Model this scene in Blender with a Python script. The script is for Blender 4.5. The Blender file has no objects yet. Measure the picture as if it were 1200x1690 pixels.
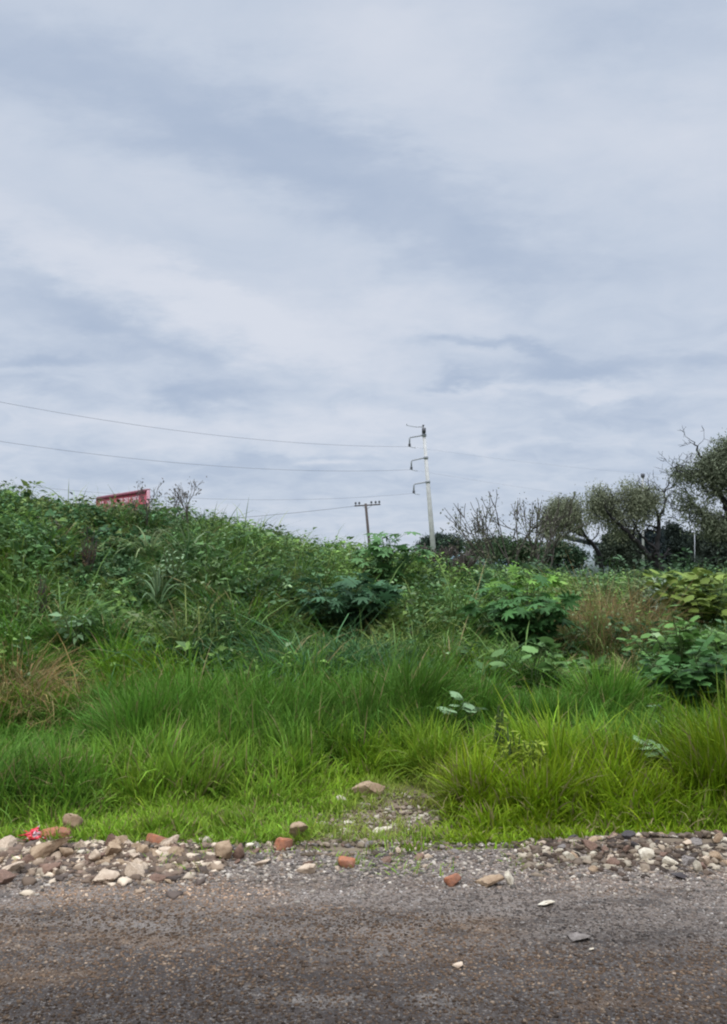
import bpy, math, random
import numpy as np
from mathutils import Vector
R = math.radians
rng = np.random.default_rng(7)
random.seed(7)
SC = bpy.context.scene
COL = SC.collection

# ------------------------------------------------------------------ camera
F, CX, CY = 1463.0, 600.0, 845.0
CAMH, PITCH = 1.6, math.atan(85 / 1463.0)
cd = bpy.data.cameras.new('camera')
cd.sensor_fit = 'VERTICAL'; cd.sensor_height = 36; cd.lens = 36 * F / 1690
cd.clip_start = 0.05; cd.clip_end = 5000
cam = bpy.data.objects.new('camera', cd); COL.objects.link(cam)
cam.location = (0, 0, CAMH); cam.rotation_euler = (R(90) + PITCH, 0, 0)
SC.camera = cam

# ------------------------------------------------------------------ render / exposure
SC.view_settings.view_transform = 'Standard'; SC.view_settings.look = 'None'
SC.view_settings.exposure = 0.0; SC.view_settings.gamma = 1
SC.render.engine = 'CYCLES'
SC.cycles.max_bounces = 6; SC.cycles.diffuse_bounces = 3; SC.cycles.transmission_bounces = 3
SC.cycles.transparent_max_bounces = 6; SC.cycles.glossy_bounces = 2
SC.cycles.filter_width = 2.1

# ------------------------------------------------------------------ node helper
class NT:
    def __init__(s, tree): s.t = tree; tree.nodes.clear()
    def n(s, kind, **kw):
        nd = s.t.nodes.new('ShaderNode' + kind)
        for k, v in kw.items():
            if k.startswith('i_'): nd.inputs[int(k[2:])].default_value = v
            else: setattr(nd, k, v)
        return nd
    def l(s, a, b): s.t.links.new(a, b)
    def m(s, op, a, b=None, c=None, clamp=False):
        nd = s.t.nodes.new('ShaderNodeMath'); nd.operation = op; nd.use_clamp = clamp
        for i, v in enumerate((a, b, c)):
            if v is None: continue
            if isinstance(v, (int, float)): nd.inputs[i].default_value = v
            else: s.l(v, nd.inputs[i])
        return nd.outputs[0]
    def mix(s, fac, a, b, mode='MIX'):
        nd = s.t.nodes.new('ShaderNodeMix'); nd.data_type = 'RGBA'; nd.blend_type = mode
        for i, v in ((0, fac), (6, a), (7, b)):
            if isinstance(v, (int, float)): nd.inputs[i].default_value = v
            elif isinstance(v, tuple): nd.inputs[i].default_value = v if len(v) == 4 else v + (1,)
            else: s.l(v, nd.inputs[i])
        return nd.outputs[2]
    def noise(s, vec, scale, detail=4, rough=.55, dist=0):
        nd = s.n('TexNoise'); nd.inputs['Scale'].default_value = scale; nd.inputs['Detail'].default_value = detail
        nd.inputs['Roughness'].default_value = rough; nd.inputs['Distortion'].default_value = dist
        if vec is not None: s.l(vec, nd.inputs['Vector'])
        return nd.outputs['Fac']
    def ramp(s, v, lo, hi):
        nd = s.n('MapRange'); nd.interpolation_type = 'SMOOTHSTEP'
        s.l(v, nd.inputs[0]); nd.inputs[1].default_value = lo; nd.inputs[2].default_value = hi
        return nd.outputs[0]

# ------------------------------------------------------------------ world: overcast sky
SUN_EL, SUN_ROT = R(58), R(200)
w = bpy.data.worlds.new('World'); SC.world = w; w.use_nodes = True
T = NT(w.node_tree)
sky = T.n('TexSky'); sky.sky_type = 'NISHITA'; sky.sun_disc = False
sky.sun_elevation = SUN_EL; sky.sun_rotation = SUN_ROT
tc = T.n('TexCoord'); sep = T.n('SeparateXYZ'); T.l(tc.outputs['Generated'], sep.inputs[0])
X, Y, Z = sep.outputs
# cloud deck coordinates (plane overhead): perspective flattens the bands to the horizon
den = T.m('ADD', T.m('MAXIMUM', Z, 0.0), 0.20)
cu, cv = T.m('DIVIDE', X, den), T.m('DIVIDE', Y, den)
comb = T.n('CombineXYZ'); T.l(cu, comb.inputs[0]); T.l(cv, comb.inputs[1])
P = comb.outputs[0]
n1 = T.noise(P, 0.8, 5, .5, .3); n2 = T.noise(P, 2.6, 6, .58, .5)
# angular coordinates for the individual clouds
ysafe = T.m('MAXIMUM', Y, 0.05)
U0, V0 = T.m('DIVIDE', X, ysafe), T.m('DIVIDE', Z, ysafe)
wn = T.n('TexNoise'); wn.inputs['Scale'].default_value = 9; wn.inputs['Detail'].default_value = 5
wn.inputs['Roughness'].default_value = .6
cw = T.n('CombineXYZ'); T.l(U0, cw.inputs[0]); T.l(T.m('MULTIPLY', V0, 2.6), cw.inputs[1]); T.l(cw.outputs[0], wn.inputs['Vector'])
ws = T.n('SeparateXYZ'); T.l(wn.outputs['Color'], ws.inputs[0])
def uv(px, py):
    d = ray(px, py); return d[0] / d[1], d[2] / d[1]
def ray(px, py):
    v = CY - py
    return np.array([px - CX, F * math.cos(PITCH) - v * math.sin(PITCH), F * math.sin(PITCH) + v * math.cos(PITCH)])
def blob(px, py, rx, ry, rot=0, warp=1.0):
    u, v = uv(px, py); a = R(rot)
    U = T.m('ADD', U0, T.m('MULTIPLY', T.m('SUBTRACT', ws.outputs[0], .5), .20 * warp))
    V = T.m('ADD', V0, T.m('MULTIPLY', T.m('SUBTRACT', ws.outputs[1], .5), .09 * warp))
    du, dv = T.m('SUBTRACT', U, u), T.m('SUBTRACT', V, v)
    p = T.m('ADD', T.m('MULTIPLY', du, math.cos(a)), T.m('MULTIPLY', dv, math.sin(a)))
    q = T.m('SUBTRACT', T.m('MULTIPLY', dv, math.cos(a)), T.m('MULTIPLY', du, math.sin(a)))
    e = T.m('ADD', T.m('POWER', T.m('ABSOLUTE', T.m('DIVIDE', p, rx / F)), 2.0), T.m('POWER', T.m('ABSOLUTE', T.m('DIVIDE', q, ry / F)), 2.0))
    return T.m('EXPONENT', T.m('MULTIPLY', e, -1.0))
val = T.m('ADD', 0.50, T.m('MULTIPLY', T.m('SUBTRACT', n1, .5), 0.6))
val = T.m('ADD', val, T.m('MULTIPLY', T.m('SUBTRACT', n2, .5), 0.55))
n3 = T.noise(P, 6.5, 6, .60, .6); low = T.m('ADD', .30, T.m('MULTIPLY', T.ramp(Z, .34, .10), .55)); val = T.m('ADD', val, T.m('MULTIPLY', T.m('SUBTRACT', n3, .5), low))
for px, py, rx, ry, rot, wp, amt in (
    (300, 190, 330, 75, -20, 1.3, -.36), (560, 260, 220, 75, -22, 1.3, -.30), (780, 410, 200, 70, -12, 1.3, -.36), (40, 90, 200, 70, 0, 1.2, -.15),
    (1130, 60, 180, 90, 0, 1.2, -.26), (110, 290, 260, 55, -18, 1, .12), (170, 440, 260, 42, -24, 1, .42), (420, 530, 200, 40, -22, 1, .30),
    (120, 500, 230, 38, -24, 1, -.22), (330, 590, 260, 34, -14, 1, -.26), (640, 60, 220, 60, 0, 1, .24), (1080, 250, 260, 70, 0, 1, .22),
    (600, 520, 260, 50, 0, 1, .16), (60, 600, 130, 15, 0, .8, -.5), (60, 640, 140, 14, 0, .8, -.22), (315, 645, 90, 24, 6, .8, -.55),
    (790, 568, 100, 11, 0, .7, -.55), (745, 628, 80, 10, 5, .7, -.5), (880, 580, 60, 8, -6, .7, -.45), (950, 606, 125, 16, 0, .7, -.55), (1150, 590, 100, 16, 0, .8, -.32),
    (1040, 680, 130, 24, 0, .9, -.26), (860, 640, 260, 13, 0, .8, .26), (1000, 645, 80, 9, 0, .8, .26), (820, 730, 150, 9, 0, .7, .30), (540, 762, 60, 8, 0, .6, .6),
    (300, 705, 320, 26, -5, .9, .34), (620, 700, 220, 22, 0, .8, .30), (560, 560, 170, 60, 10, 1.2, .26), (330, 480, 110, 30, -24, 1.2, .22), (720, 150, 160, 60, 0, 1.4, .18), (560, 752, 200, 13, 3, .7, -.26), (250, 770, 260, 26, 0, .8, -.24), (700, 800, 400, 45, 0, 1, -.16)):
    val = T.m('ADD', val, T.m('MULTIPLY', blob(px, py, rx, ry, rot, wp), amt * (.95 if ry > 30 else .9)))
f = T.ramp(val, -0.15, 1.1)
cr = T.n('ValToRGB'); T.l(f, cr.inputs[0])
el = cr.color_ramp.elements
el[0].position = 0; el[0].color = (.43, .515, .665, 1); el[1].position = 1; el[1].color = (.715, .755, .845, 1)
e = el.new(.5); e.color = (.580, .650, .770, 1)
# overcast skies grow brighter towards the zenith
zb = T.n('MapRange'); T.l(Z, zb.inputs[0]); zb.inputs[1].default_value = .57; zb.inputs[2].default_value = 1.0
zb.inputs[3].default_value = 1.0; zb.inputs[4].default_value = 6.2
cc = T.n('VectorMath', operation='SCALE'); T.l(cr.outputs[0], cc.inputs[0]); T.l(zb.outputs[0], cc.inputs['Scale'])
b1 = T.n('Background'); T.l(sky.outputs[0], b1.inputs[0]); b1.inputs[1].default_value = 0.07
b2 = T.n('Background'); T.l(cc.outputs[0], b2.inputs[0]); b2.inputs[1].default_value = 1.0
mx = T.n('MixShader'); mx.inputs[0].default_value = .93; T.l(b1.outputs[0], mx.inputs[1]); T.l(b2.outputs[0], mx.inputs[2])
wo = T.n('OutputWorld'); T.l(mx.outputs[0], wo.inputs[0])

# ------------------------------------------------------------------ sun (overcast, soft)
sd = bpy.data.lights.new('sun', 'SUN'); sd.energy = 1.5; sd.angle = R(25); sd.color = (1, .96, .9)
so = bpy.data.objects.new('sun', sd); COL.objects.link(so)
so.rotation_euler = (R(90) - SUN_EL, 0, R(180) - SUN_ROT)

# ------------------------------------------------------------------ numeric helpers
def at(px, py, depth):
    d = ray(px, py); return np.array([0, 0, CAMH]) + d / d[1] * depth
def on_plane(px, py, z=0.0):
    d = ray(px, py); return np.array([0, 0, CAMH]) + d * ((z - CAMH) / d[2])
def _h(ix, iy, s):
    n = (ix * 374761393 + iy * 668265263 + s * 982451653) & 0x7fffffff
    n = ((n ^ (n >> 13)) * 1274126177) & 0x7fffffff
    return ((n ^ (n >> 16)) & 0xffff) / 65535.0
def vn(x, y, s=0):
    x = np.asarray(x, float); y = np.asarray(y, float)
    ix = np.floor(x).astype(np.int64); iy = np.floor(y).astype(np.int64)
    fx, fy = x - ix, y - iy; fx = fx * fx * (3 - 2 * fx); fy = fy * fy * (3 - 2 * fy)
    a, b, c, d = _h(ix, iy, s), _h(ix + 1, iy, s), _h(ix, iy + 1, s), _h(ix + 1, iy + 1, s)
    return (a * (1 - fx) + b * fx) * (1 - fy) + (c * (1 - fx) + d * fx) * fy
def fbm(x, y, s=0, o=4):
    r = 0; a = .5; t = 0
    for i in range(o):
        r = r + a * vn(x * 2 ** i + 17.3 * i, y * 2 ** i - 9.1 * i, s + i); t += a; a *= .5
    return r / t
def ss(v, a, b):
    t = np.clip((np.asarray(v, float) - a) / (b - a), 0, 1); return t * t * (3 - 2 * t)

ROAD_Y = 4.75
def edge_y(x):                       # where the gravel road gives way to grass
    return 4.97 + 0.50 * (fbm(x * 1.9 + 5, 0 * x, 3) - .5) + 0.16 * ss(-x, .2, 1.6) + .10 * ss(x, .9, 1.4)
def terrain(x, y):
    x = np.asarray(x, float); y = np.asarray(y, float)
    u = x / np.maximum(y, 3.0)
    crest = np.interp(u, [-.9, -.41, -.30, -.24, -.17, -.10, -.05, 0, .07, .14, .22, .32, .42, .9],
                         [2.6, 2.24, 2.03, 1.93, 1.78, 1.50, 1.30, 1.18, .98, .80, .62, .62, .68, .9])
    z = 0.03 * (fbm(x * .8, y * .8, 11) - .5)
    z = z + .10 * ss(y, 5.6, 7.5) + crest * ss(y, 7.2, 15.5) ** 1.1
    z = z - (crest - .15) * ss(y, 18, 30)
    z = z + .22 * (fbm(x * .45, y * .45, 21) - .5) * ss(y, 6, 10) * (1 - ss(y, 30, 60) * .5)
    z = z + (.05 + .05 * ss(x, .8, 1.5)) * np.exp(-((y - 5.0) / .17) ** 2) * (fbm(x * 2.1, y * 2, 31)) * 1.3
    z = z + .012 * (fbm(x * 5, y * 5, 41) - .5)
    rz = .03 * (fbm(x * .7, y * .7, 51) - .5) + .01 * (fbm(x * 6, y * 6, 52) - .5)
    k = ss(y, 4.3, 4.9)
    return rz * (1 - k) + z * k

def link(name, me, mat=None, parent=None):
    if mat is not None:
        for m_ in (mat if isinstance(mat, (list, tuple)) else [mat]): me.materials.append(m_)
    o = bpy.data.objects.new(name, me); COL.objects.link(o)
    if parent is not None: o.parent = parent
    return o
def mesh_np(name, V, Fc, mat=None, parent=None, col=None, smooth=False):
    V = np.ascontiguousarray(V, np.float32); Fc = np.ascontiguousarray(Fc, np.int32)
    k = Fc.shape[1]; me = bpy.data.meshes.new(name)
    me.vertices.add(len(V)); me.vertices.foreach_set('co', V.ravel())
    me.loops.add(Fc.size); me.loops.foreach_set('vertex_index', Fc.ravel())
    me.polygons.add(len(Fc)); me.polygons.foreach_set('loop_start', np.arange(0, Fc.size, k, dtype=np.int32))
    me.polygons.foreach_set('loop_total', np.full(len(Fc), k, np.int32))
    if smooth: me.polygons.foreach_set('use_smooth', np.ones(len(Fc), bool))
    me.update(calc_edges=True)
    if col is not None:
        c = np.ones((len(V), 4), np.float32); c[:, :3] = col
        a = me.color_attributes.new('Col', 'FLOAT_COLOR', 'POINT'); a.data.foreach_set('color', c.ravel())
    return link(name, me, mat, parent)
def tag(o, label=None, cat=None, group=None, kind=None):
    if label: o['label'] = label
    if cat: o['category'] = cat
    if group: o['group'] = group
    if kind: o['kind'] = kind
    return o
def empty(name, loc, label=None, cat=None, group=None):
    o = bpy.data.objects.new(name, None); COL.objects.link(o); o.location = [float(v) for v in loc]
    o.empty_display_size = .2
    return tag(o, label, cat, group)

class MB:                                # collects tubes, boxes, sheets with an origin offset
    def __init__(s, org=(0, 0, 0)): s.V = []; s.F = []; s.C = []; s.n = 0; s.o = np.array(org, float)
    def add(s, V, Fc, c=None):
        V = np.asarray(V, float) - s.o; s.V.append(V); s.F.append(np.asarray(Fc) + s.n); s.n += len(V)
        s.C.append(np.broadcast_to(np.array(c if c is not None else (.5, .5, .5)), (len(V), 3)))
    def tube(s, pts, rad, k=6, c=None, cap=True):
        pts = np.asarray(pts, float); rad = np.broadcast_to(np.asarray(rad, float), (len(pts),))
        d = np.gradient(pts, axis=0); d /= np.linalg.norm(d, axis=1, keepdims=True) + 1e-9
        up = np.array([0, 0, 1.]) if abs(d[0, 2]) < .9 else np.array([1., 0, 0])
        V = []
        a = np.arange(k) * 2 * math.pi / k
        for i in range(len(pts)):
            s1 = np.cross(d[i], up); s1 /= np.linalg.norm(s1) + 1e-9; s2 = np.cross(d[i], s1)
            V.append(pts[i] + rad[i] * (np.cos(a)[:, None] * s1 + np.sin(a)[:, None] * s2))
        V = np.concatenate(V); Fc = []
        for i in range(len(pts) - 1):
            for j in range(k):
                q = (i * k + j, i * k + (j + 1) % k, (i + 1) * k + (j + 1) % k, (i + 1) * k + j)
                Fc += [(q[0], q[2], q[1]), (q[0], q[3], q[2])]
        if cap:
            for base, sgn in ((0, 1), ((len(pts) - 1) * k, -1)):
                for j in range(1, k - 1):
                    t = (base, base + j, base + j + 1); Fc.append(t if sgn > 0 else t[::-1])
        s.add(V, Fc, c)
    def box(s, c0, size, ax=None, c=None):
        h = np.array(size, float) / 2
        V = np.array([(x, y, z) for x in (-1, 1) for y in (-1, 1) for z in (-1, 1)], float) * h
        if ax is not None: V = V @ np.array(ax, float)
        Fq = [(0, 1, 3, 2), (4, 6, 7, 5), (0, 4, 5, 1), (2, 3, 7, 6), (0, 2, 6, 4), (1, 5, 7, 3)]
        Fc = [t for q in Fq for t in ((q[0], q[1], q[2]), (q[0], q[2], q[3]))]
        s.add(V + np.array(c0, float), Fc, c)
    def build(s, name, mat, parent=None, smooth=False):
        return mesh_np(name, np.concatenate(s.V), np.concatenate(s.F), mat, parent, np.concatenate(s.C), smooth)

# vectorised vegetation generators: return (V, F, C)
def blades(P, L, W, az, th0, kap, C, seg=4, tipc=None):
    n = len(P); t = np.linspace(0, 1, seg + 1)
    H = np.stack([np.cos(az), np.sin(az), 0 * az], 1)
    wa = az + np.pi / 2 + rng.normal(0, .7, n)
    Wd = np.stack([np.cos(wa), np.sin(wa), rng.normal(0, .15, n)], 1)
    pts = [P]; cur = P.copy()
    for i in range(seg):
        th = th0 + kap * (t[i] + t[i + 1]) / 2
        cur = cur + (L / seg)[:, None] * (np.sin(th)[:, None] * H + np.cos(th)[:, None] * np.array([0, 0, 1.]))
        pts.append(cur.copy())
    prof = np.interp(t, [0, .3, .7, 1], [.7, 1, .75, 0.0])
    V = np.empty((n, 2 * seg + 1, 3)); Cc = np.empty((n, 2 * seg + 1, 3))
    tip = C if tipc is None else tipc
    for i in range(seg):
        off = (W * prof[i] / 2)[:, None] * Wd
        V[:, 2 * i] = pts[i] - off; V[:, 2 * i + 1] = pts[i] + off
        Cc[:, 2 * i] = Cc[:, 2 * i + 1] = C * (1 - t[i]) + tip * t[i]
    V[:, -1] = pts[-1]; Cc[:, -1] = tip
    f = []
    for i in range(seg - 1):
        a = 2 * i; f += [(a, a + 1, a + 3), (a, a + 3, a + 2)]
    f.append((2 * seg - 2, 2 * seg - 1, 2 * seg))
    f = np.array(f); Fc = (f[None] + (np.arange(n) * (2 * seg + 1))[:, None, None]).reshape(-1, 3)
    return V.reshape(-1, 3), Fc, Cc.reshape(-1, 3)
def frame(n, dirv, tilt=.5):
    d = dirv / (np.linalg.norm(dirv, axis=1, keepdims=True) + 1e-9)
    up = np.array([0, 0, 1.]) + rng.normal(0, tilt, (n, 3))
    s = np.cross(d, up); s /= np.linalg.norm(s, axis=1, keepdims=True) + 1e-9
    return d, s, np.cross(s, d)
def leaves(P, dirv, L, W, C, tilt=.5, fold=.18):
    n = len(P); d, s, u = frame(n, dirv, tilt); L = L[:, None]; W = W[:, None]
    V = np.stack([P, P + d * L * .42 + s * W * .5 + u * W * fold, P + d * L * .5, P + d * L * .42 - s * W * .5 + u * W * fold, P + d * L - u * L * .12], 1)
    f = np.array([(0, 2, 1), (0, 3, 2), (2, 4, 1), (2, 3, 4)])
    Fc = (f[None] + (np.arange(n) * 5)[:, None, None]).reshape(-1, 3)
    return V.reshape(-1, 3), Fc, np.repeat(C, 5, axis=0)
def palmate(P, dirv, S, C, tilt=.35, lobes=8, notch=.42):
    n = len(P); d, s, u = frame(n, dirv, tilt); ang = []; rad = []
    for i in range(lobes):
        a = -math.pi + (i + .5) * 2 * math.pi / lobes
        ln = .62 + .38 * math.cos(a / 2) ** 1.0
        ang += [a - math.pi / lobes, a - .16, a]; rad += [notch * ln, ln * .78, ln]
        ang += [a + .16]; rad += [ln * .78]
    ang = np.array(ang); rad = np.array(rad)
    V = [P]
    for a, r in zip(ang, rad):
        r_ = (S * r)[:, None]
        V.append(P + d * r_ * math.cos(a) + s * r_ * math.sin(a) - u * r_ * r * .28 * (1 if r > .5 else .3) + u * r_ * .08)
    V = np.stack(V, 1); k = len(ang)
    f = np.array([(0, 1 + i, 1 + (i + 1) % k) for i in range(k)])
    Fc = (f[None] + (np.arange(n) * (k + 1))[:, None, None]).reshape(-1, 3)
    return V.reshape(-1, 3), Fc, np.repeat(C, k + 1, axis=0)
def lobed(P, dirv, S, C, tilt=.3):           # rounded, slightly lobed squash-like leaf
    return palmate(P, dirv, S, C, tilt, 5, .80)
def cat(parts):
    V, Fc, C = [], [], []; n = 0
    for v, f_, c in parts: V.append(v); Fc.append(f_ + n); C.append(c); n += len(v)
    return np.concatenate(V), np.concatenate(Fc), np.concatenate(C)

# ------------------------------------------------------------------ materials
def new_mat(name):
    m = bpy.data.materials.new(name); m.use_nodes = True; return m, NT(m.node_tree)
def leaf_mat(name, trans=.25, rough=.55, spec=.3, var=.35, scale=5.0):
    m, T = new_mat(name)
    at_ = T.n('Attribute', attribute_name='Col'); g = T.n('NewGeometry')
    n = T.noise(g.outputs['Position'], scale, 3)
    k = T.m('ADD', 1 - var * .5, T.m('MULTIPLY', n, var))
    sc = T.n('VectorMath', operation='SCALE'); T.l(at_.outputs[0], sc.inputs[0]); T.l(k, sc.inputs['Scale'])
    p = T.n('BsdfPrincipled'); T.l(sc.outputs[0], p.inputs['Base Color']); p.inputs['Roughness'].default_value = rough
    p.inputs['Specular IOR Level'].default_value = spec
    t = T.n('BsdfTranslucent'); T.l(sc.outputs[0], t.inputs[0])
    mx = T.n('MixShader'); mx.inputs[0].default_value = trans
    T.l(p.outputs[0], mx.inputs[1]); T.l(t.outputs[0], mx.inputs[2])
    o = T.n('OutputMaterial'); T.l(mx.outputs[0], o.inputs[0]); return m
def solid_mat(name, col, rough=.8, var=.3, scale=8, bump=.3, attr=False, col2=None, spec=.3, bscale=None):
    m, T = new_mat(name); tcd = T.n('TexCoord'); vec = tcd.outputs['Object']
    n = T.noise(vec, scale, 6, .65); n2 = T.noise(vec, scale * 7, 4, .6)
    c = tuple(col)
    if attr:
        a = T.n('Attribute', attribute_name='Col'); base = a.outputs[0]
        sc = T.n('VectorMath', operation='SCALE'); T.l(base, sc.inputs[0])
        T.l(T.m('ADD', 1 - var * .5, T.m('MULTIPLY', n, var)), sc.inputs['Scale']); cc = sc.outputs[0]
    else:
        c2 = col2 if col2 else tuple(v * (1 - var) for v in c)
        cc = T.mix(T.ramp(n, .35, .65), c, tuple(c2)); cc = T.mix(T.m('MULTIPLY', n2, var * .8), cc, tuple(v * .5 for v in c))
    p = T.n('BsdfPrincipled'); T.l(cc, p.inputs['Base Color']); p.inputs['Roughness'].default_value = rough
    p.inputs['Specular IOR Level'].default_value = spec
    if bump:
        b = T.n('Bump'); b.inputs['Strength'].default_value = bump; b.inputs['Distance'].default_value = .02
        T.l(T.noise(vec, bscale or scale * 3, 6, .7), b.inputs['Height']); T.l(b.outputs[0], p.inputs['Normal'])
    o = T.n('OutputMaterial'); T.l(p.outputs[0], o.inputs[0]); return m

M_grass = leaf_mat('grass_blades', .28, .6, .12)
M_leaf = leaf_mat('leaf', .24, .6, .14)
M_dull = leaf_mat('dull_foliage', .15, .85, .03)
M_bark = solid_mat('bark', (.030, .027, .027), .9, .4, 6, .8)
M_twig = solid_mat('twig', (.10, .085, .07), .9, .3, 20, .3)
M_stem = solid_mat('green_stem', (.09, .13, .04), .7, .3, 20, .2)
M_conc = solid_mat('pole_concrete', (.60, .59, .56), .85, .2, 3, .2)
M_steel = solid_mat('galvanised_steel', (.42, .43, .45), .55, .2, 12, .1)
M_dark = solid_mat('dark_ceramic', (.09, .09, .10), .4, .2, 12, 0)
M_wood = solid_mat('weathered_pole_wood', (.11, .09, .08), .9, .3, 10, .4)
M_wire = solid_mat('wire', (.20, .21, .24), .6, .1, 5, 0)
M_red = solid_mat('red_paint', (.42, .055, .09), .5, .2, 1.5, 0)
M_pink = solid_mat('faded_pink_trim', (.55, .30, .34), .6, .2, 2, 0)
M_dred = solid_mat('dark_red_rail', (.22, .04, .07), .6, .2, 2, 0)
M_white = solid_mat('faded_white_lettering', (.66, .45, .48), .6, .15, 2, 0)
M_rub = solid_mat('tyre_rubber', (.02, .02, .02), .9, .1, 5, .1)
M_wall = solid_mat('pale_render', (.50, .55, .60), .9, .15, 1, .1)
M_roof = solid_mat('grey_sheet_roof', (.16, .17, .20), .7, .2, 2, .1)
M_glass = solid_mat('dark_window', (.03, .035, .045), .2, .1, 2, 0, spec=.6)

def ground_mat():
    m, T = new_mat('soil_and_road'); g = T.n('NewGeometry'); pos = g.outputs['Position']
    sp = T.n('SeparateXYZ'); T.l(pos, sp.inputs[0])
    n = T.noise(pos, .9, 5); nf = T.noise(pos, 45, 5, .7); nm = T.noise(pos, 9, 5, .6)
    soil = T.mix(T.ramp(n, .35, .65), (.055, .075, .022), (.085, .07, .035)); soil = T.mix(T.m('MULTIPLY', nm, .6), soil, (.03, .04, .012)); soil = T.mix(T.ramp(T.m('ADD', sp.outputs[1], T.m('MULTIPLY', nm, .3)), 5.15, 5.45), (.15, .115, .08), soil)
    bx = T.m('SUBTRACT', sp.outputs[0], T.m('ADD', .02, T.m('MULTIPLY', T.m('SUBTRACT', sp.outputs[1], 5.3), .34)))
    bd = T.m('ADD', T.m('POWER', T.m('ABSOLUTE', T.m('DIVIDE', bx, .36)), 2.0), T.m('POWER', T.m('ABSOLUTE', T.m('DIVIDE', T.m('SUBTRACT', sp.outputs[1], 5.7), .8)), 4.0))
    soil = T.mix(T.ramp(T.m('ADD', bd, T.m('MULTIPLY', nm, .8)), 1.5, .7), soil, T.mix(nm, (.24, .19, .13), (.13, .10, .065)))
    far = T.mix(T.ramp(sp.outputs[1], 20, 60), soil, (.07, .10, .04))
    p = T.n('BsdfPrincipled'); T.l(far, p.inputs['Base Color']); p.inputs['Roughness'].default_value = .95
    p.inputs['Specular IOR Level'].default_value = .1
    b = T.n('Bump'); b.inputs['Strength'].default_value = .6; b.inputs['Distance'].default_value = .02
    T.l(nm, b.inputs['Height']); T.l(b.outputs[0], p.inputs['Normal'])
    o = T.n('OutputMaterial'); T.l(p.outputs[0], o.inputs[0]); return m
def road_mat():
    m, T = new_mat('gravelly_asphalt'); g = T.n('NewGeometry'); pos = g.outputs['Position']
    sp = T.n('SeparateXYZ'); T.l(pos, sp.inputs[0]); y = sp.outputs[1]
    mp = T.n('Mapping'); mp.inputs['Scale'].default_value = (.45, 1.5, 1); T.l(pos, mp.inputs[0])
    big = T.noise(mp.outputs[0], 1.6, 5, .6, .3); nf = T.noise(pos, 60, 4, .75); nf2 = T.noise(pos, 140, 3, .7)
    v = T.n('TexVoronoi'); v.inputs['Scale'].default_value = 110; T.l(pos, v.inputs['Vector'])
    vs = T.n('SeparateXYZ'); T.l(v.outputs['Color'], vs.inputs[0])
    # dusty shoulder against wet carriageway; vehicle's shade painted in, darker towards the camera
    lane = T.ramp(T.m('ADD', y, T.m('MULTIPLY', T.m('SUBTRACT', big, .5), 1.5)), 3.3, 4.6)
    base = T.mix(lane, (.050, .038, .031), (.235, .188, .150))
    patch = T.ramp(T.noise(mp.outputs[0], 2.3, 4, .5), .56, .72)
    base = T.mix(T.m('MULTIPLY', patch, .85), base, (.150, .092, .050))
    blot = T.ramp(T.noise(mp.outputs[0], 5.5, 6, .7), .46, .62); base = T.mix(T.m('MULTIPLY', blot, .7), base, (.045, .036, .030))
    dust = T.ramp(T.noise(mp.outputs[0], 3.1, 6, .7, .4), .54, .70); base = T.mix(T.m('MULTIPLY', dust, .5), base, (.30, .26, .22))
    spk = T.ramp(vs.outputs[0], .80, .97)
    base = T.mix(T.m('MULTIPLY', spk, .40), base, (.30, .265, .23))
    dk = T.ramp(vs.outputs[1], .62, .9)
    base = T.mix(T.m('MULTIPLY', dk, .55), base, (.03, .026, .026))
    base = T.mix(T.m('MULTIPLY', T.ramp(nf, .5, .8), .5), base, (.26, .24, .22))
    p = T.n('BsdfPrincipled'); T.l(base, p.inputs['Base Color']); p.inputs['Roughness'].default_value = .85
    p.inputs['Specular IOR Level'].default_value = .25
    b = T.n('Bump'); b.inputs['Strength'].default_value = .9; b.inputs['Distance'].default_value = .012
    T.l(T.m('ADD', nf, T.m('MULTIPLY', v.outputs[0], .8)), b.inputs['Height']); T.l(b.outputs[0], p.inputs['Normal'])
    o = T.n('OutputMaterial'); T.l(p.outputs[0], o.inputs[0]); return m
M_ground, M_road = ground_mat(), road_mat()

# ------------------------------------------------------------------ terrain
def sheet(name, xs, ys, zf, mat):
    Xg, Yg = np.meshgrid(xs, ys); Zg = zf(Xg, Yg)
    V = np.stack([Xg.ravel(), Yg.ravel(), Zg.ravel()], 1); nx, ny = len(xs), len(ys)
    i = (np.arange(ny - 1)[:, None] * nx + np.arange(nx - 1)[None]).ravel()
    return mesh_np(name, V, np.stack([i, i + 1, i + nx + 1, i + nx], 1), mat, None, None, True)
xs = np.unique(np.concatenate([np.array([-1500, -700, -350, -180, -100, -60, -40, -30, -24, -20]), np.arange(-18, 18.01, .2), -np.array([-1500, -700, -350, -180, -100, -60, -40, -30, -24, -20])]))
ys = np.unique(np.concatenate([np.array([-60, -30, -15, -8, -4, 0, 2, 3, 4]), np.arange(4.2, 8, .08), np.arange(8, 24, .25), np.arange(24, 70, 2.), np.array([80, 100, 140, 200, 300, 500, 900, 2000])]))
tag(sheet('ground', xs, ys, lambda x, y: terrain(x, y) - .03 * (1 - ss(y, 4.8, 5.1)) - 0.004, M_ground), kind='structure')
xr = np.unique(np.concatenate([np.array([-1500, -300, -100, -40, -15, -8]), np.arange(-6, 6.01, .06), np.array([8, 15, 40, 100, 300, 1500])]))
yr = np.unique(np.concatenate([np.array([-7, -4, 0, 1.5, 2.2]), np.arange(2.6, 5.31, .05)]))
def road_z(x, y): e = 4.92 + .2 * (fbm(x * 1.5, x * 0, 61) - .5); return terrain(x, y) - .07 * ss(y, e, e + .22)
tag(sheet('road', xr, yr, road_z, M_road), kind='structure')
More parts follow.
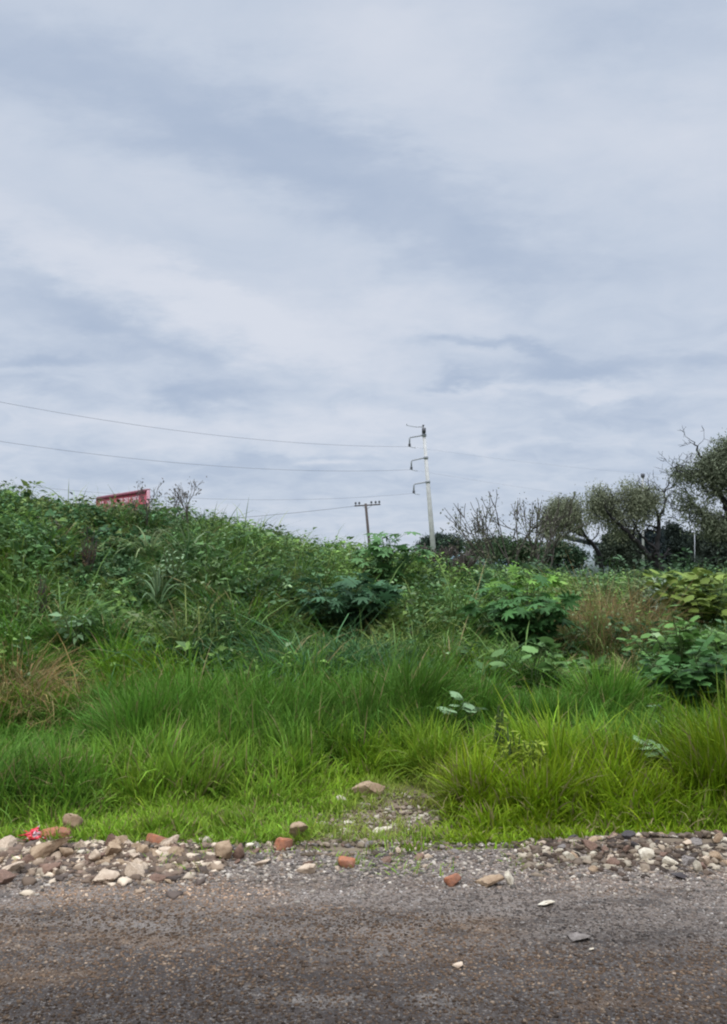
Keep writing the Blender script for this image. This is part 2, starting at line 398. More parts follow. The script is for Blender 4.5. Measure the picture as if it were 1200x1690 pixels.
# low distant hills
a = np.linspace(R(-70), R(70), 160); rows = []
for r_, hs in ((900, 0), (1150, .45), (1500, 1.0), (1900, .3)):
    hh = 6 + 16 * fbm(a * 4 + 3, a * 0, 71) + 6 * fbm(a * 14, a * 0, 72)
    rows.append(np.stack([np.sin(a) * r_, np.cos(a) * r_, hh * hs - 2 * (hs == 0)], 1))
V = np.concatenate(rows); na = len(a)
i = (np.arange(3)[:, None] * na + np.arange(na - 1)[None]).ravel()
M_hill = solid_mat('wooded_hillside', (.10, .15, .17), .95, .25, .01, 0)
tag(mesh_np('hills', V, np.stack([i, i + 1, i + na + 1, i + na], 1), M_hill, None, None, True), kind='structure')

# ------------------------------------------------------------------ grass
def wedge(n, y0, y1, pad=2.1):
    y = np.sqrt(rng.random(n) * (y1 * y1 - y0 * y0) + y0 * y0)
    return (rng.random(n) * 2 - 1) * (.43 * y + pad), y
def pxof(x, y): return 600 + F * x / y           # horizontal bearing, used to lay out the patches seen in the photo
def bare(x, y):                                  # trodden, stony opening in the verge
    p = pxof(x, y)
    return np.exp(-np.abs((x - .02 - .34 * (y - 5.3)) / (.26 + .14 * fbm(x * 3, y * 3, 7))) ** 2.5 - ((y - 5.7) / .72) ** 4)
def tall(x, y):
    """height of the standing grass at a place"""
    p = pxof(x, y)
    st = np.interp(p, [-100, 120, 200, 330, 470, 560, 660, 720, 780, 1300], [5.35, 5.4, 5.75, 5.85, 5.95, 6.45, 6.35, 5.5, 5.2, 5.15]) + .35 * (fbm(x * 1.6, y * .5, 80) - .5)
    hd = 1 - .62 * (1 - ss(p, 130, 270)) * ss(y, 6.4, 6.9)
    hm = hd * np.interp(p, [-100, 150, 330, 600, 740, 1300], [.46, .42, .46, .50, .42, .44])
    h = (.10 + hm * ss(y, st, st + .75)) * (1 - .34 * ss(fbm(x * .9 + 7, y * 1.3, 83), .52, .66) * ss(y, 6.2, 6.6))
    h = h * (.74 + .52 * fbm(x * 1.1, y * 1.1, 81)) * (1 - .35 * ss(p, 700, 800) * ss(y, 6.5, 7.0) * (1 - ss(y, 7.4, 7.9)))
    return h * (1 - .9 * np.clip(bare(x, y) * 1.3, 0, 1))
def gcol(x, y, n):
    p = pxof(x, y)
    lime = np.array([.165, .295, .034]); yel = np.array([.170, .285, .014]); mid = np.array([.068, .165, .026])
    deep = np.array([.056, .135, .027]); blue = np.array([.082, .160, .048]); dry = np.array([.21, .185, .075])
    near = 1 - ss(y + .9 * (fbm(x, y, 91) - .5), 5.8, 7.5)
    c = lime * near[:, None] + mid * (1 - near)[:, None]
    k = ((1 - ss(p, 120, 230)) * ss(y, 5.4, 5.9))[:, None] * .8; c = c * (1 - k) + np.array([.082, .195, .030]) * k
    k = ss(tall(x, y), .28, .46)[:, None] * .5 * (1 - ss(p, 640, 760))[:, None]; c = c * (1 - k) + np.array([.085, .205, .030]) * k
    k = (ss(p, 640, 760) * (1 - ss(y, 6.0, 6.9)))[:, None]; c = c * (1 - k) + (yel * .85) * k
    k = ss(y, 9, 13)[:, None] * .75; c = c * (1 - k) + (blue * .5 + deep * .5) * k
    k = ss(fbm(x * .7, y * .7, 95), .5, .75)[:, None] * .55; c = c * (1 - k) + deep * k
    k = ss(fbm(x * .9 + 40, y * .9, 96), .55, .78)[:, None] * .5; c = c * (1 - k) + yel * k
    k = np.clip(bare(x, y), 0, 1)[:, None] * .55; c = c * (1 - k) + dry * k
    return c * rng.normal(1, .17, (n, 1)).clip(.5, 1.6) * (1 + rng.normal(0, .06, (n, 3)))
# clearings round the individual bushes: (bearing px, distance, half width m, depth in front m)
CLEAR = [(565, 11.6, .75, 1.6), (850, 11.8, .65, 1.4), (872, 9.4, .5, 1.3), (768, 7.4, .22, .4), (1072, 6.3, .25, .4), (1150, 8.5, .6, 1.2), (1110, 10.2, .5, 1.2), (128, 9.8, .4, 1.2),
         (872, 13.2, .7, 1.5), (1160, 13.4, .8, 2.0), (1035, 14.4, .4, 1.4), (1090, 14.2, .4, 1.4), (283, 11.6, .35, 1.3), (640, 13.6, .6, 1.0), (852, 6.35, .22, .5), (72, 10.5, .12, .8), (200, 14.6, 1.0, 4.2), (20, 8.0, .8, 1.7), (1000, 11.3, .9, 1.6)]
def clear(x, y, k=.6):
    m_ = np.ones(np.shape(x))
    for px, Yd, hw, fr in CLEAR:
        xp = (px - 600) / F * y; d = (1 - ss(np.abs(x - xp), hw * .4, hw * 1.3)) * ss(y, Yd - fr - .3, Yd - fr + .2) * (1 - ss(y, Yd - .05, Yd + .3))
        m_ = m_ * (1 - k * d)
    return m_
NT_ = 1080
_ty = np.sqrt(rng.random(NT_) * (22 ** 2 - 4.6 ** 2) + 4.6 ** 2); _tx = (rng.random(NT_) * 2 - 1) * (.43 * _ty + 2.1)
_tR = (.24 + .26 * rng.random(NT_)) * (.8 + .05 * _ty); _tH = .68 + .55 * rng.random(NT_); _tT = rng.normal(1, .16, NT_).clip(.6, 1.5)
_tL = rng.random(NT_) * 6.28
def tufts(nc, per, y0, y1, hfun, cfun, wid, spread=.10, th=.25, kap=1.1, mask=None, droop=.5, common=.5, tuss=True, eo=0.0):
    x, y = wedge(nc, y0, y1)
    sel = np.flatnonzero((_ty > y0 - .3) & (_ty < y1 + .3)); tid = sel[rng.integers(0, len(sel), nc)]; intu = rng.random(nc) < (.5 if y1 < 25 and tuss else 0)
    oa = rng.random(nc) * 6.28; orr = np.abs(rng.normal(0, .5, nc)).clip(0, 1.3)
    x = np.where(intu, _tx[tid] + np.cos(oa) * orr * _tR[tid], x); y = np.where(intu, _ty[tid] + np.sin(oa) * orr * _tR[tid], y)
    tmul = np.where(intu, _tH[tid] * (.60 + .52 * np.exp(-(orr / .75) ** 2)), .84 if tuss else 1.0); tone = np.where(intu, _tT[tid], 1.0); tlean = np.where(intu, .16 * orr, 0)
    ok = (y > edge_y(x) - eo - .02 + .14 * rng.random(nc)) & (y > y0 - .1)
    if mask is not None: ok &= rng.random(nc) < mask(x, y)
    x, y, tmul, tone, tlean, intu, oa = [q[ok] for q in (x, y, tmul, tone, tlean, intu, oa)]; tl = _tL[tid[ok]]; nc = len(x)
    h = hfun(x, y) * clear(x, y) * tmul * rng.normal(1, .18, nc).clip(.5, 1.6); caz = np.where(intu, np.where(rng.random(nc) < .45, oa, tl) + rng.normal(0, .4, nc), rng.random(nc) * 6.28); lean = rng.normal(0, .10, nc) + tlean
    i = np.repeat(np.arange(nc), per); n = len(i)
    a = rng.random(n) * 6.28; r = spread * np.sqrt(rng.random(n)) * (.6 + h[i])
    bx, by = x[i] + np.cos(a) * r, y[i] + np.sin(a) * r
    ok = by > edge_y(bx) - eo - .03; i, a, r, bx, by = i[ok], a[ok], r[ok], bx[ok], by[ok]; n = len(i)
    P = np.stack([bx, by, np.where(by < 5.1, road_z(bx, by), terrain(bx, by)) - .02], 1)
    az = a + rng.normal(0, .5, n); az = np.where(rng.random(n) < common, caz[i], az)
    L = h[i] * (.55 + .6 * rng.random(n)); W = wid * (.6 + .8 * rng.random(n))
    C = cfun(bx, by, n) * tone[i][:, None] * (1 + .25 * (_h(i, i * 3, 5) - .5))[:, None]
    tip = C * np.array([1.35, 1.15, .9])
    dryb = rng.random(n) < np.where(by < 6.3, .11, .05); C[dryb] = np.array([.20, .17, .07]); tip[dryb] = np.array([.27, .22, .10])
    return blades(P, L, W, az, (np.abs(rng.normal(th, .18, n)) + lean[i]).clip(0, 1.2), np.abs(rng.normal(kap, droop, n)) + np.where(rng.random(n) < .12, 1.6, 0), C, 4, tip)

v, f_, c = cat([
    tufts(8300, 36, 5.0, 8.4, lambda x, y: np.maximum(tall(x, y), .09), gcol, .0105, .12, .22, .8, lambda x, y: 1 - .93 * np.clip(bare(x, y) * 1.2, 0, 1)),
    tufts(3700, 24, 4.85, 7.0, lambda x, y: .05 + .13 * fbm(x * 2.5, y * 2.5, 5), gcol, .006, .14, .5, .9, lambda x, y: (1 - .62 * bare(x, y)) * (.25 + ss(fbm(x * 2.6, y * 2.6, 6), .35, .55)), tuss=False),
    tufts(640, 16, 4.6, 5.3, lambda x, y: .05 + .06 * fbm(x * 3, y * 3, 8), gcol, .006, .10, .6, .9, lambda x, y: ss(fbm(x * 3, y * 3, 9), .42, .62), tuss=False, eo=.32),
])
tag(mesh_np('grass', v, f_, M_grass, None, c), 'bright green tall grass growing thickly behind the rubble at the road edge', 'grass', kind='stuff')
def mid_h(x, y):
    return (1 - .32 * ss(fbm(x * .7 + 7, y * .9, 84), .52, .66)) * (.46 + .12 * ss(y, 9, 12)) * (.7 + .6 * fbm(x * .9, y * .9, 101))
def leafy_zone(x, y):                            # where broad-leaved weeds take over from grass
    p = pxof(x, y)
    return np.clip(ss(y + 2.2 * (fbm(x * .6, y * .6, 111) - .5) + 1.3 * (1 - ss(p, 250, 420)), 10.3 + 0 * x, 12.2) * .9 + .5 * ss(fbm(x * .8, y * .8, 112), .55, .75) * ss(y, 8, 10), 0, 1)
v, f_, c = cat([
    tufts(9800, 30, 7.8, 13.5, lambda x, y: mid_h(x, y) * 1.0, gcol, .014, .13, .28, 1.2, lambda x, y: 1 - .35 * leafy_zone(x, y)),
    tufts(6000, 22, 12.5, 19.5, lambda x, y: .50 * (.6 + .8 * fbm(x * .8, y * .8, 102)), gcol, .016, .18, .32, 1.2, lambda x, y: 1 - .15 * leafy_zone(x, y)),
    tufts(5000, 10, 19, 42, lambda x, y: .55 + 0 * x, lambda x, y, n: gcol(x, y, n), .035, .4, .3, 1.1),
])
tag(mesh_np('grass', v, f_, M_grass, None, c), 'deep green grass covering the slope of the mound behind the verge', 'grass', kind='stuff')
# long arching bluish grass, mid left
def arch_mask(x, y):
    p = pxof(x, y)
    return np.clip(np.exp(-((p - 430) / 130) ** 2 - ((y - 9.6) / 1.3) ** 2) + .9 * np.exp(-((p - 270) / 130) ** 2 - ((y - 12.2) / 1.6) ** 2) + .45 * np.exp(-((p - 640) / 160) ** 2 - ((y - 9.8) / .9) ** 2), 0, 1)
def bcol(x, y, n): return np.array([.050, .125, .050]) * rng.normal(1, .2, (n, 1)).clip(.5, 1.7) * (1 + rng.normal(0, .08, (n, 3)))
v, f_, c = tufts(4300, 26, 8.2, 14.8, lambda x, y: .86 + 0 * x, bcol, .014, .12, .25, 1.9, arch_mask)
tag(mesh_np('grass', v, f_, M_grass, None, c), 'long arching bluish grass drooping at the foot of the mound', 'grass', kind='stuff')
def scol(x, y, n): return (np.array([.105, .195, .060]) + np.array([.07, .04, .015]) * ss(fbm(x, y, 301), .4, .7)[:, None]) * rng.normal(1, .22, (n, 1)).clip(.5, 1.7)
v, f_, c = tufts(6000, 22, 9.8, 17.5, lambda x, y: .82 * (.7 + .6 * fbm(x, y, 302)), scol, .015, .10, .22, 1.7, lambda x, y: (.25 + .75 * ss(fbm(x * .8 + 3, y * .8, 303), .40, .58)) * (1 - .6 * ss(pxof(x, y), 760, 900)))
tag(mesh_np('grass', v, f_, M_grass, None, c), 'pale tufts of tall grass pushing up through the weeds of the mound', 'grass', kind='stuff')
# dry straw-coloured patch on the left, reddish seeding grass on the right
def patch(px, Yc, rpx, ry, nc, per, h, colr, label, wid=.007, kap=1.0):
    def mk(x, y): return np.exp(-((pxof(x, y) - px) / rpx) ** 2 - ((y - Yc) / ry) ** 2)
    def cf(x, y, n): return np.array(colr) * rng.normal(1, .22, (n, 1)).clip(.5, 1.7) * (1 + rng.normal(0, .10, (n, 3)))
    v, f_, c = tufts(nc, per, Yc - 2 * ry, Yc + 2 * ry, lambda x, y: h + 0 * x, cf, wid, .16, .4, kap, mk, .6, .2, False)
    return tag(mesh_np('dry_grass', v, f_, M_grass, None, c), label, 'grass', kind='stuff')
patch(45, 8.6, 75, .55, 2800, 30, .70, (.225, .18, .085), 'straw-brown dried grass patch on the far left of the slope', .007, 1.6)
patch(175, 8.8, 75, .5, 1000, 18, .62, (.16, .13, .06), 'thin dull brown grass beside the straw-brown patch', .006, 1.6)
patch(1010, 12.2, 75, .9, 3000, 26, .98, (.205, .165, .085), 'reddish brown seeding grass in front of the twin-limbed trees', .007, .9)
patch(900, 12.0, 60, .9, 700, 16, .70, (.16, .15, .05), 'olive seeding grass left of the reddish grass', .009, .8)

# ------------------------------------------------------------------ leafy weeds covering the mound
def shoots(x, y, H, k, LL, LW, cf, stemc=(.07, .09, .03), leafkind='ovate', up=.35, spread=.12):
    """upright stems, each carrying k leaves spiralling up it"""
    n = len(x); z = terrain(x, y); P = np.stack([x, y, z - .03], 1)
    az = rng.random(n) * 6.28; ln = np.abs(rng.normal(.12, .12, n)); kp = rng.normal(.25, .25, n)
    sv = blades(P, H, np.full(n, .008) + .006 * H, az, ln, kp, np.tile(np.array(stemc), (n, 1)), 4)
    i = np.repeat(np.arange(n), k); m = len(i); t = .25 + .75 * rng.random(m)
    th = ln[i] + kp[i] * t * .5
    C0 = P[i] + (H[i] * t)[:, None] * np.stack([np.sin(th) * np.cos(az[i]), np.sin(th) * np.sin(az[i]), np.cos(th)], 1)
    la = rng.random(m) * 6.28; r = spread * (1.15 - .7 * t) * rng.random(m) * (.4 + H[i])
    D = np.stack([np.cos(la), np.sin(la), rng.normal(up - .25, .35, m)], 1)
    C0 = C0 + D * r[:, None]
    ps = np.exp(rng.normal(0, .38, n)).clip(.45, 1.9); pt = rng.normal(1, .22, n).clip(.5, 1.6); pw = rng.uniform(.55, 1.35, n)
    L = LL * ps[i] * (.6 + .7 * rng.random(m)) * (1.1 - .45 * t); W = L * LW * pw[i]
    C = cf(C0[:, 0], C0[:, 1], m) * pt[i][:, None]
    lv = leaves(C0, D, L, W, C, .45) if leafkind == 'ovate' else palmate(C0, D, L, C)
    return [sv, lv]
def wcol(x, y, n):
    a = np.array([.098, .185, .058]); b = np.array([.150, .245, .055]); d = np.array([.068, .130, .050]); g = np.array([.21, .29, .14])
    q = fbm(x * .9, y * .9, 121); c = np.where((q > .56)[:, None], b, np.where((q < .42)[:, None], d, a))
    k = (rng.random(n) < .06)[:, None]; c = np.where(k, g * 1.1, c)
    k = ss(fbm(x * .5 + 9, y * .5, 122), .56, .70)[:, None] * .55; c = c * (1 - k) + np.array([.13, .125, .05]) * k
    return c * rng.normal(1, .2, (n, 1)).clip(.5, 1.7)
def weedfield(name, n, y0, y1, H0, k, LL, LW, mask, label, cf=wcol, **kw):
    x, y = wedge(n, y0, y1); ok = rng.random(n) < mask(x, y); x, y = x[ok], y[ok]
    H = H0 * (.5 + .6 * fbm(x * .9, y * .9, 131) + .35 * rng.random(len(x))) * clear(x, y, .65)
    v, f_, c = cat(shoots(x, y, H, k, LL, LW, cf, **kw))
    return tag(mesh_np(name, v, f_, M_leaf, None, c), label, 'weeds', kind='stuff')
weedfield('weeds', 4700, 9.6, 19.5, .66, 24, .105, .5, leafy_zone, 'tangled leafy weeds smothering the top of the mound')
weedfield('weeds', 1600, 8.6, 12.5, .55, 20, .12, .5, lambda x, y: .6 * leafy_zone(x, y) + .12, 'leafy weeds scattered through the grass of the slope')
weedfield('vines', 1800, 12.5, 17.5, .55, 30, .115, .85, lambda x, y: (1 - ss(pxof(x, y), 120, 380)), 'broad-leaved creeper blanketing the high left end of the mound',
          lambda x, y, n: np.array([.080, .165, .066]) * rng.normal(1, .28, (n, 1)).clip(.4, 1.9), up=.2, spread=.3)
weedfield('weeds', 3200, 17.5, 40, 1.0, 24, .15, .5, lambda x, y: ss(pxof(x, y), 560, 700) * (1 - .6 * np.exp(-((pxof(x, y) - 965) / 28) ** 2)) * ss(fbm(x * .5, y * .35, 141), .38, .52), 'dark leafy scrub on flat land beyond the mound, before the trees',
          lambda x, y, n: np.array([.055, .10, .045]) * rng.normal(1, .25, (n, 1)).clip(.4, 1.8))

# ------------------------------------------------------------------ individual plants
def plant(name, label, catg, px, top, Yd, wpx, kind, col, n, size, extra=0, low=0.0, group=None, stem=M_stem, mat=None):
    """a plant standing on the ground at bearing px and distance Yd, reaching up to picture height top"""
    tp = at(px, top, Yd); x, y = tp[0], tp[1]; z0 = float(terrain(x, y)); H = max(tp[2] - z0, .12); wd = wpx / F * Yd / 2
    base = np.array([x, y, z0 - .03]); root = empty(name, base, label, catg, group)
    sm = MB(base); P, D, S, C = [], [], [], []
    ns = min(16, max(3, int(n / 6)))
    for s in range(ns):
        a = random.random() * 6.28; r = wd * math.sqrt(random.random()); hh = H * (1 - .35 * (r / max(wd, .01)) ** 2) * random.uniform(.75, 1.0)
        tip = base + np.array([math.cos(a) * r, math.sin(a) * r * .8, hh - size * .3])
        midp = base + (tip - base) * .5 + np.array([random.gauss(0, .03), random.gauss(0, .03), .05 * H])
        sm.tube([base + np.array([math.cos(a), math.sin(a), 0]) * .02, midp, tip], [.011, .008, .004], 5, cap=False)
        for j in range(max(1, int(n / ns))):
            t = random.uniform(max(.3, low), 1.0); q = base * (1 - t) ** 2 + 2 * midp * t * (1 - t) + tip * t * t
            b = random.random() * 6.28; pr = size * random.uniform(.3, 1.0)
            dv = np.array([math.cos(b), math.sin(b), random.gauss(.15, .3)])
            pe = q + dv * pr + np.array([0, 0, pr * .3])
            if kind in ('castor', 'lobed'): sm.tube([q, (q + pe) / 2 + np.array([0, 0, .02]), pe], [.004, .003, .003], 3, cap=False)
            P.append(pe if kind in ('castor', 'lobed') else q + dv * pr * .25); D.append(dv + np.array([0, 0, -.25]))
            S.append(size * random.uniform(.6, 1.15)); C.append(np.array(col) * random.uniform(.7, 1.35))
    sm.build('stem', stem, root)
    P, D, S, C = np.array(P), np.array(D), np.array(S), np.array(C); P = P - base
    if kind == 'castor': v, f_, c = palmate(P, D, S * .62, C)
    elif kind == 'lobed': v, f_, c = lobed(P, D, S * .55, C)
    elif kind == 'lance': v, f_, c = leaves(P, D + np.array([0, 0, .3]), S, S * .22, C, .5)
    else: v, f_, c = leaves(P, D, S, S * .52, C, .5)
    mesh_np('foliage', v, f_, mat or M_leaf, root, c)
    return root
plant('castor_plant', 'castor plant with star-shaped leaves standing up on the skyline left of the tall pole', 'plant', 640, 856, 13.6, 100, 'castor', (.10, .20, .07), 130, .27)
plant('castor_plant', 'dark bluish castor bush with broad drooping leaves in the middle of the slope', 'plant', 565, 920, 11.4, 180, 'castor', (.060, .130, .060), 260, .25)
plant('castor_plant', 'dark castor bush under bright green leaves, left of the reddish grass', 'plant', 850, 946, 11.4, 170, 'castor', (.060, .145, .040), 240, .25)
plant('leafy_bush', 'bright light-green bush rising above the dark castor bush', 'bush', 866, 928, 12.6, 150, 'castor', (.14, .27, .045), 150, .22)
plant('leafy_bush', 'mid green leafy bush in front of the brown twiggy scrub', 'bush', 795, 922, 13.8, 110, 'ovate', (.075, .15, .05), 300, .12)
plant('broadleaf_plant', 'low plant with wide flat pale leaves spread over the grass below the dark castor bush', 'plant', 878, 1044, 9.4, 135, 'lobed', (.13, .23, .07), 44, .20, low=.75)
plant('broadleaf_plant', 'small plant whose pale whitish leaves poke out of grass at the middle of the verge', 'plant', 768, 1116, 7.4, 50, 'lobed', (.20, .30, .15), 16, .13, low=.75)
plant('broadleaf_plant', 'plant with a few pale flat leaves above the yellow-green grass clump on the right', 'plant', 1072, 1180, 6.3, 60, 'lobed', (.21, .32, .14), 18, .13, low=.8)
plant('broadleaf_plant', 'tall narrow weed with small pale leaves, above the plant with few flat leaves', 'plant', 1082, 1120, 6.9, 26, 'ovate', (.16, .25, .13), 26, .07)
plant('broadleaf_bush', 'large dark bush with grey-green broad leaves at the right edge', 'bush', 1170, 1040, 8.6, 230, 'lobed', (.065, .150, .040), 320, .17)
plant('broadleaf_bush', 'leafy bush with lighter heart-shaped leaves, above and left of the large dark bush', 'bush', 1120, 985, 10.2, 200, 'lobed', (.11, .21, .05), 280, .15)
plant('leafy_bush', 'yellow-green leafy bush at right edge in front of the dark trees', 'bush', 1165, 914, 13.0, 210, 'lobed', (.17, .23, .045), 260, .24)
plant('leafy_bush', 'bush with pale grey drooping leaves beside the forked tree trunk', 'bush', 1092, 936, 13.9, 80, 'lance', (.26, .32, .22), 260, .20)
plant('leafy_bush', 'rounded olive-green bush left of the bush with pale drooping leaves', 'bush', 1040, 924, 14.0, 105, 'lance', (.16, .21, .08), 360, .16)
plant('broadleaf_plant', 'weed with long pale oval leaves in the shade above the straw-brown patch', 'plant', 128, 983, 9.8, 75, 'ovate', (.16, .25, .12), 44, .15, low=.5)
plant('broadleaf_plant', 'slender plant with small whitish leaves on the middle of the mound face', 'plant', 283, 872, 11.6, 60, 'ovate', (.20, .29, .15), 120, .085)
plant('broadleaf_plant', 'plant with pale leaves low on the slope, close by the left edge', 'plant', 40, 1022, 9.3, 60, 'ovate', (.11, .19, .08), 40, .11)
plant('leafy_bush', 'low yellow-green bush halfway down the slope between the mound and the dark castor bush', 'bush', 430, 905, 12.4, 120, 'ovate', (.13, .22, .05), 420, .12)
plant('leafy_bush', 'fresh green bush filling the skyline dip below the short pole', 'bush', 560, 892, 14.8, 130, 'ovate', (.080, .16, .06), 420, .13)
for px_, top_, Y_, w_, lb in ((700, 897, 19, 110, 'dark scrub bush whose top meets the base of the tall pole'), (778, 902, 20, 120, 'dark scrub bush between the tall pole and the bare fanning shrub'),
                              (845, 908, 19, 110, 'dark green bush hiding the foot of the bare fanning shrub'), (925, 925, 21, 70, 'dark green bush below the gap under the arching trunk')):
    plant('leafy_bush', lb, 'bush', px_, top_ + 3, Y_, w_ * 1.25, 'ovate', (.075, .125, .050), 900, .13)
plant('leafy_bush', 'green bush right of the skyline castor plant', 'bush', 745, 912, 15.2, 120, 'ovate', (.06, .12, .055), 420, .13)
plant('goosefoot_weed', 'yellowish upright weed growing from the front of the right-hand grass clump', 'plant', 858, 1172, 6.2, 90, 'lance', (.26, .32, .04), 420, .08)
plant('goosefoot_weed', 'thin yellow-green weed spire left of the yellowish upright weed', 'plant', 826, 1136, 6.5, 20, 'lance', (.24, .31, .05), 80, .07)
plant('dock_weed', 'rusty brown weed spike on the left of the mound', 'plant', 72, 930, 10.5, 20, 'lance', (.15, .085, .045), 120, .07, stem=M_twig, mat=M_dull)
plant('dock_weed', 'brownish weed spike near the crest, under the red trailer', 'plant', 145, 860, 12.2, 40, 'lance', (.13, .085, .05), 200, .08, stem=M_twig, mat=M_dull)
plant('dock_weed', 'purplish brown weed among creepers high on the far left', 'plant', 85, 838, 13.2, 60, 'lance', (.14, .10, .09), 240, .09, stem=M_twig, mat=M_dull)
def reed(label, px, top, Yd, n, L, col):
    tp = at(px, top, Yd); x, y = tp[0], tp[1]; z0 = float(terrain(x, y)) - .03; H = tp[2] - z0
    root = empty('reed_clump', (x, y, z0), label, 'plant')
    a = rng.random(n) * 6.28; P = np.stack([.06 * np.cos(a), .06 * np.sin(a), H * .45 * rng.random(n)], 1)
    C = np.array(col) * rng.normal(1, .2, (n, 1)).clip(.6, 1.5)
    v, f_, c = blades(P, np.full(n, L) * (.7 + .5 * rng.random(n)), .028 * (.6 + .6 * rng.random(n)), a, np.abs(rng.normal(.25, .15, n)), np.abs(rng.normal(2.1, .4, n)), C, 7)
    mesh_np('leaf_blades', v, f_, M_leaf, root, c)
    s = MB(); [s.tube([(0.03 * math.cos(q), .03 * math.sin(q), 0), (.06 * math.cos(q), .06 * math.sin(q), H * .7)], [.008, .004], 5) for q in (0, 2, 4)]
    s.build('stem', M_stem, root)
reed('reed clump with arching straw-green blades on the crest below the red trailer corner', 246, 858, 13.0, 22, .75, (.19, .24, .10))
reed('reed clump with arching pale blades on the crest below the bare sapling', 312, 868, 12.8, 26, .80, (.17, .23, .11))
reed('reed clump with long bent pale blades halfway up the mound face', 262, 915, 11.4, 22, .75, (.15, .23, .11))
reed('reed clump bending over the grass right of the small whitish-leaved plant', 345, 905, 11.8, 26, .75, (.10, .18, .08))

# ------------------------------------------------------------------ saplings and twiggy shrubs
def branching(mb, p, d, L, r, depth, spread=.5, k=(2, 3), tips=None, upb=.1, sides=5, curve=.12, minr=.004):
    pts = [p]; q = p.copy(); dd = d / np.linalg.norm(d)
    for i in range(3):
        dd = dd + np.random.RandomState(random.randrange(10 ** 6)).normal(0, curve, 3) + np.array([0, 0, upb * .3]); dd /= np.linalg.norm(dd)
        q = q + dd * L / 3; pts.append(q.copy())
    mb.tube(pts, np.linspace(r, max(r * .62, minr * .6), 4), sides, cap=False)
    if tips is not None and depth <= 1: tips.extend([pts[2], pts[3]])
    if depth <= 0: return
    for i in range(random.randint(*k)):
        nd = dd + np.random.RandomState(random.randrange(10 ** 6)).normal(0, spread, 3) + np.array([0, 0, upb])
        s = pts[random.choice((2, 3, 3))]
        branching(mb, s, nd, L * random.uniform(.62, .85), max(r * .58, minr), depth - 1, spread, k, tips, upb, max(3, sides - 1), curve, minr)
def sapling(label, px, top, Yd, leafn, name='bare_sapling'):
    tp = at(px, top, Yd); x, y = tp[0], tp[1]; z0 = float(terrain(x, y)) - .03; H = tp[2] - z0
    base = np.array([x, y, z0]); root = empty(name, base, label, 'sapling'); mb = MB(base); tips = []
    mb.tube([base, base + np.array([.01, 0, H * .35]), base + np.array([-.01, 0, H * .62])], [.016, .013, .010], 6, cap=False)
    for s in range(7):
        q = base + np.array([0, 0, H * (.35 + .045 * s)]); a = random.random() * 6.28
        branching(mb, q, np.array([math.cos(a) * .5, math.sin(a) * .5, .9]), H * .2, .007, 2, .4, (2, 3), tips, .1, 4, .12, .0045)
    mb.build('trunk', M_twig, root)
    t = np.array(tips); i = rng.integers(0, len(t), leafn); P = t[i] + rng.normal(0, .03, (leafn, 3)) - base
    v, f_, c = leaves(P, rng.normal(0, 1, (leafn, 3)), np.full(leafn, .055), np.full(leafn, .022), np.array([.13, .115, .10]) * rng.normal(1, .2, (leafn, 1)))
    mesh_np('foliage', v, f_, M_dull, root, c)
sapling('spindly sapling with sparse grey twigs standing on the mound crest', 310, 786, 14.2, 170)
sapling('small twiggy sapling right beside the corner of the red trailer', 243, 790, 14.6, 60)
def shrub_bare(label, px, base_py, top, Yd, wpx, stems, leafn, lcol, depth=3, name='bare_shrub', lsize=.15, r=.05, lowleaf=None, leans=(-.5, .5)):
    b = at(px, base_py, Yd); x, y = b[0], b[1]; z0 = float(terrain(x, y)) - .05; tp = at(px, top, Yd); H = tp[2] - z0
    base = np.array([x, y, z0]); root = empty(name, base, label, 'shrub'); mb = MB(base); tips = []
    for s in range(stems):
        t = (s + .5) / stems; dx = leans[0] + (leans[1] - leans[0]) * t + random.gauss(0, .08)
        branching(mb, base + np.array([dx * wpx / F * Yd * .25, random.gauss(0, .1), 0]), np.array([dx, random.gauss(0, .25), 1.0]), H * .40, r, depth, .30, (2, 3), tips, .12, 5, .10, .018)
    mb.build('branches', M_twig, root)
    t = np.array(tips); t = t[rng.integers(0, len(t), leafn)] + rng.normal(0, lsize * 1.0, (leafn, 3))
    if lowleaf: t[:, 2] -= rng.random(leafn) * lowleaf
    v, f_, c = leaves(t - base, rng.normal(0, 1, (leafn, 3)), lsize * (.6 + .8 * rng.random(leafn)), lsize * .45 * (.6 + .8 * rng.random(leafn)), np.array(lcol) * rng.normal(1, .25, (leafn, 1)).clip(.4, 1.8), 1.0)
    mesh_np('foliage', v, f_, M_dull, root, c)
shrub_bare('leafless twiggy shrub fanning out above the scrub between the tall pole and the trees', 862, 905, 822, 34, 95, 9, 1500, (.11, .12, .07), 3, 'bare_shrub', .12, .05, 1.0, (-.75, .35))
shrub_bare('bare forked shrub with few leaves at the left foot of the leaning tree', 890, 908, 832, 36, 30, 3, 160, (.10, .10, .08), 3, 'bare_shrub', .11, .05, None, (-.25, .35))
shrub_bare('brown leafless scrub bush on the skyline below the tall pole', 735, 955, 908, 15.5, 90, 12, 900, (.13, .10, .085), 3, 'bare_shrub', .05, .012, .3, (-.7, .7))
shrub_bare('little upright bare shrub right of the tall pole', 775, 905, 868, 33, 20, 2, 50, (.12, .11, .10), 2, 'bare_shrub', .10, .035, None, (-.2, .2))

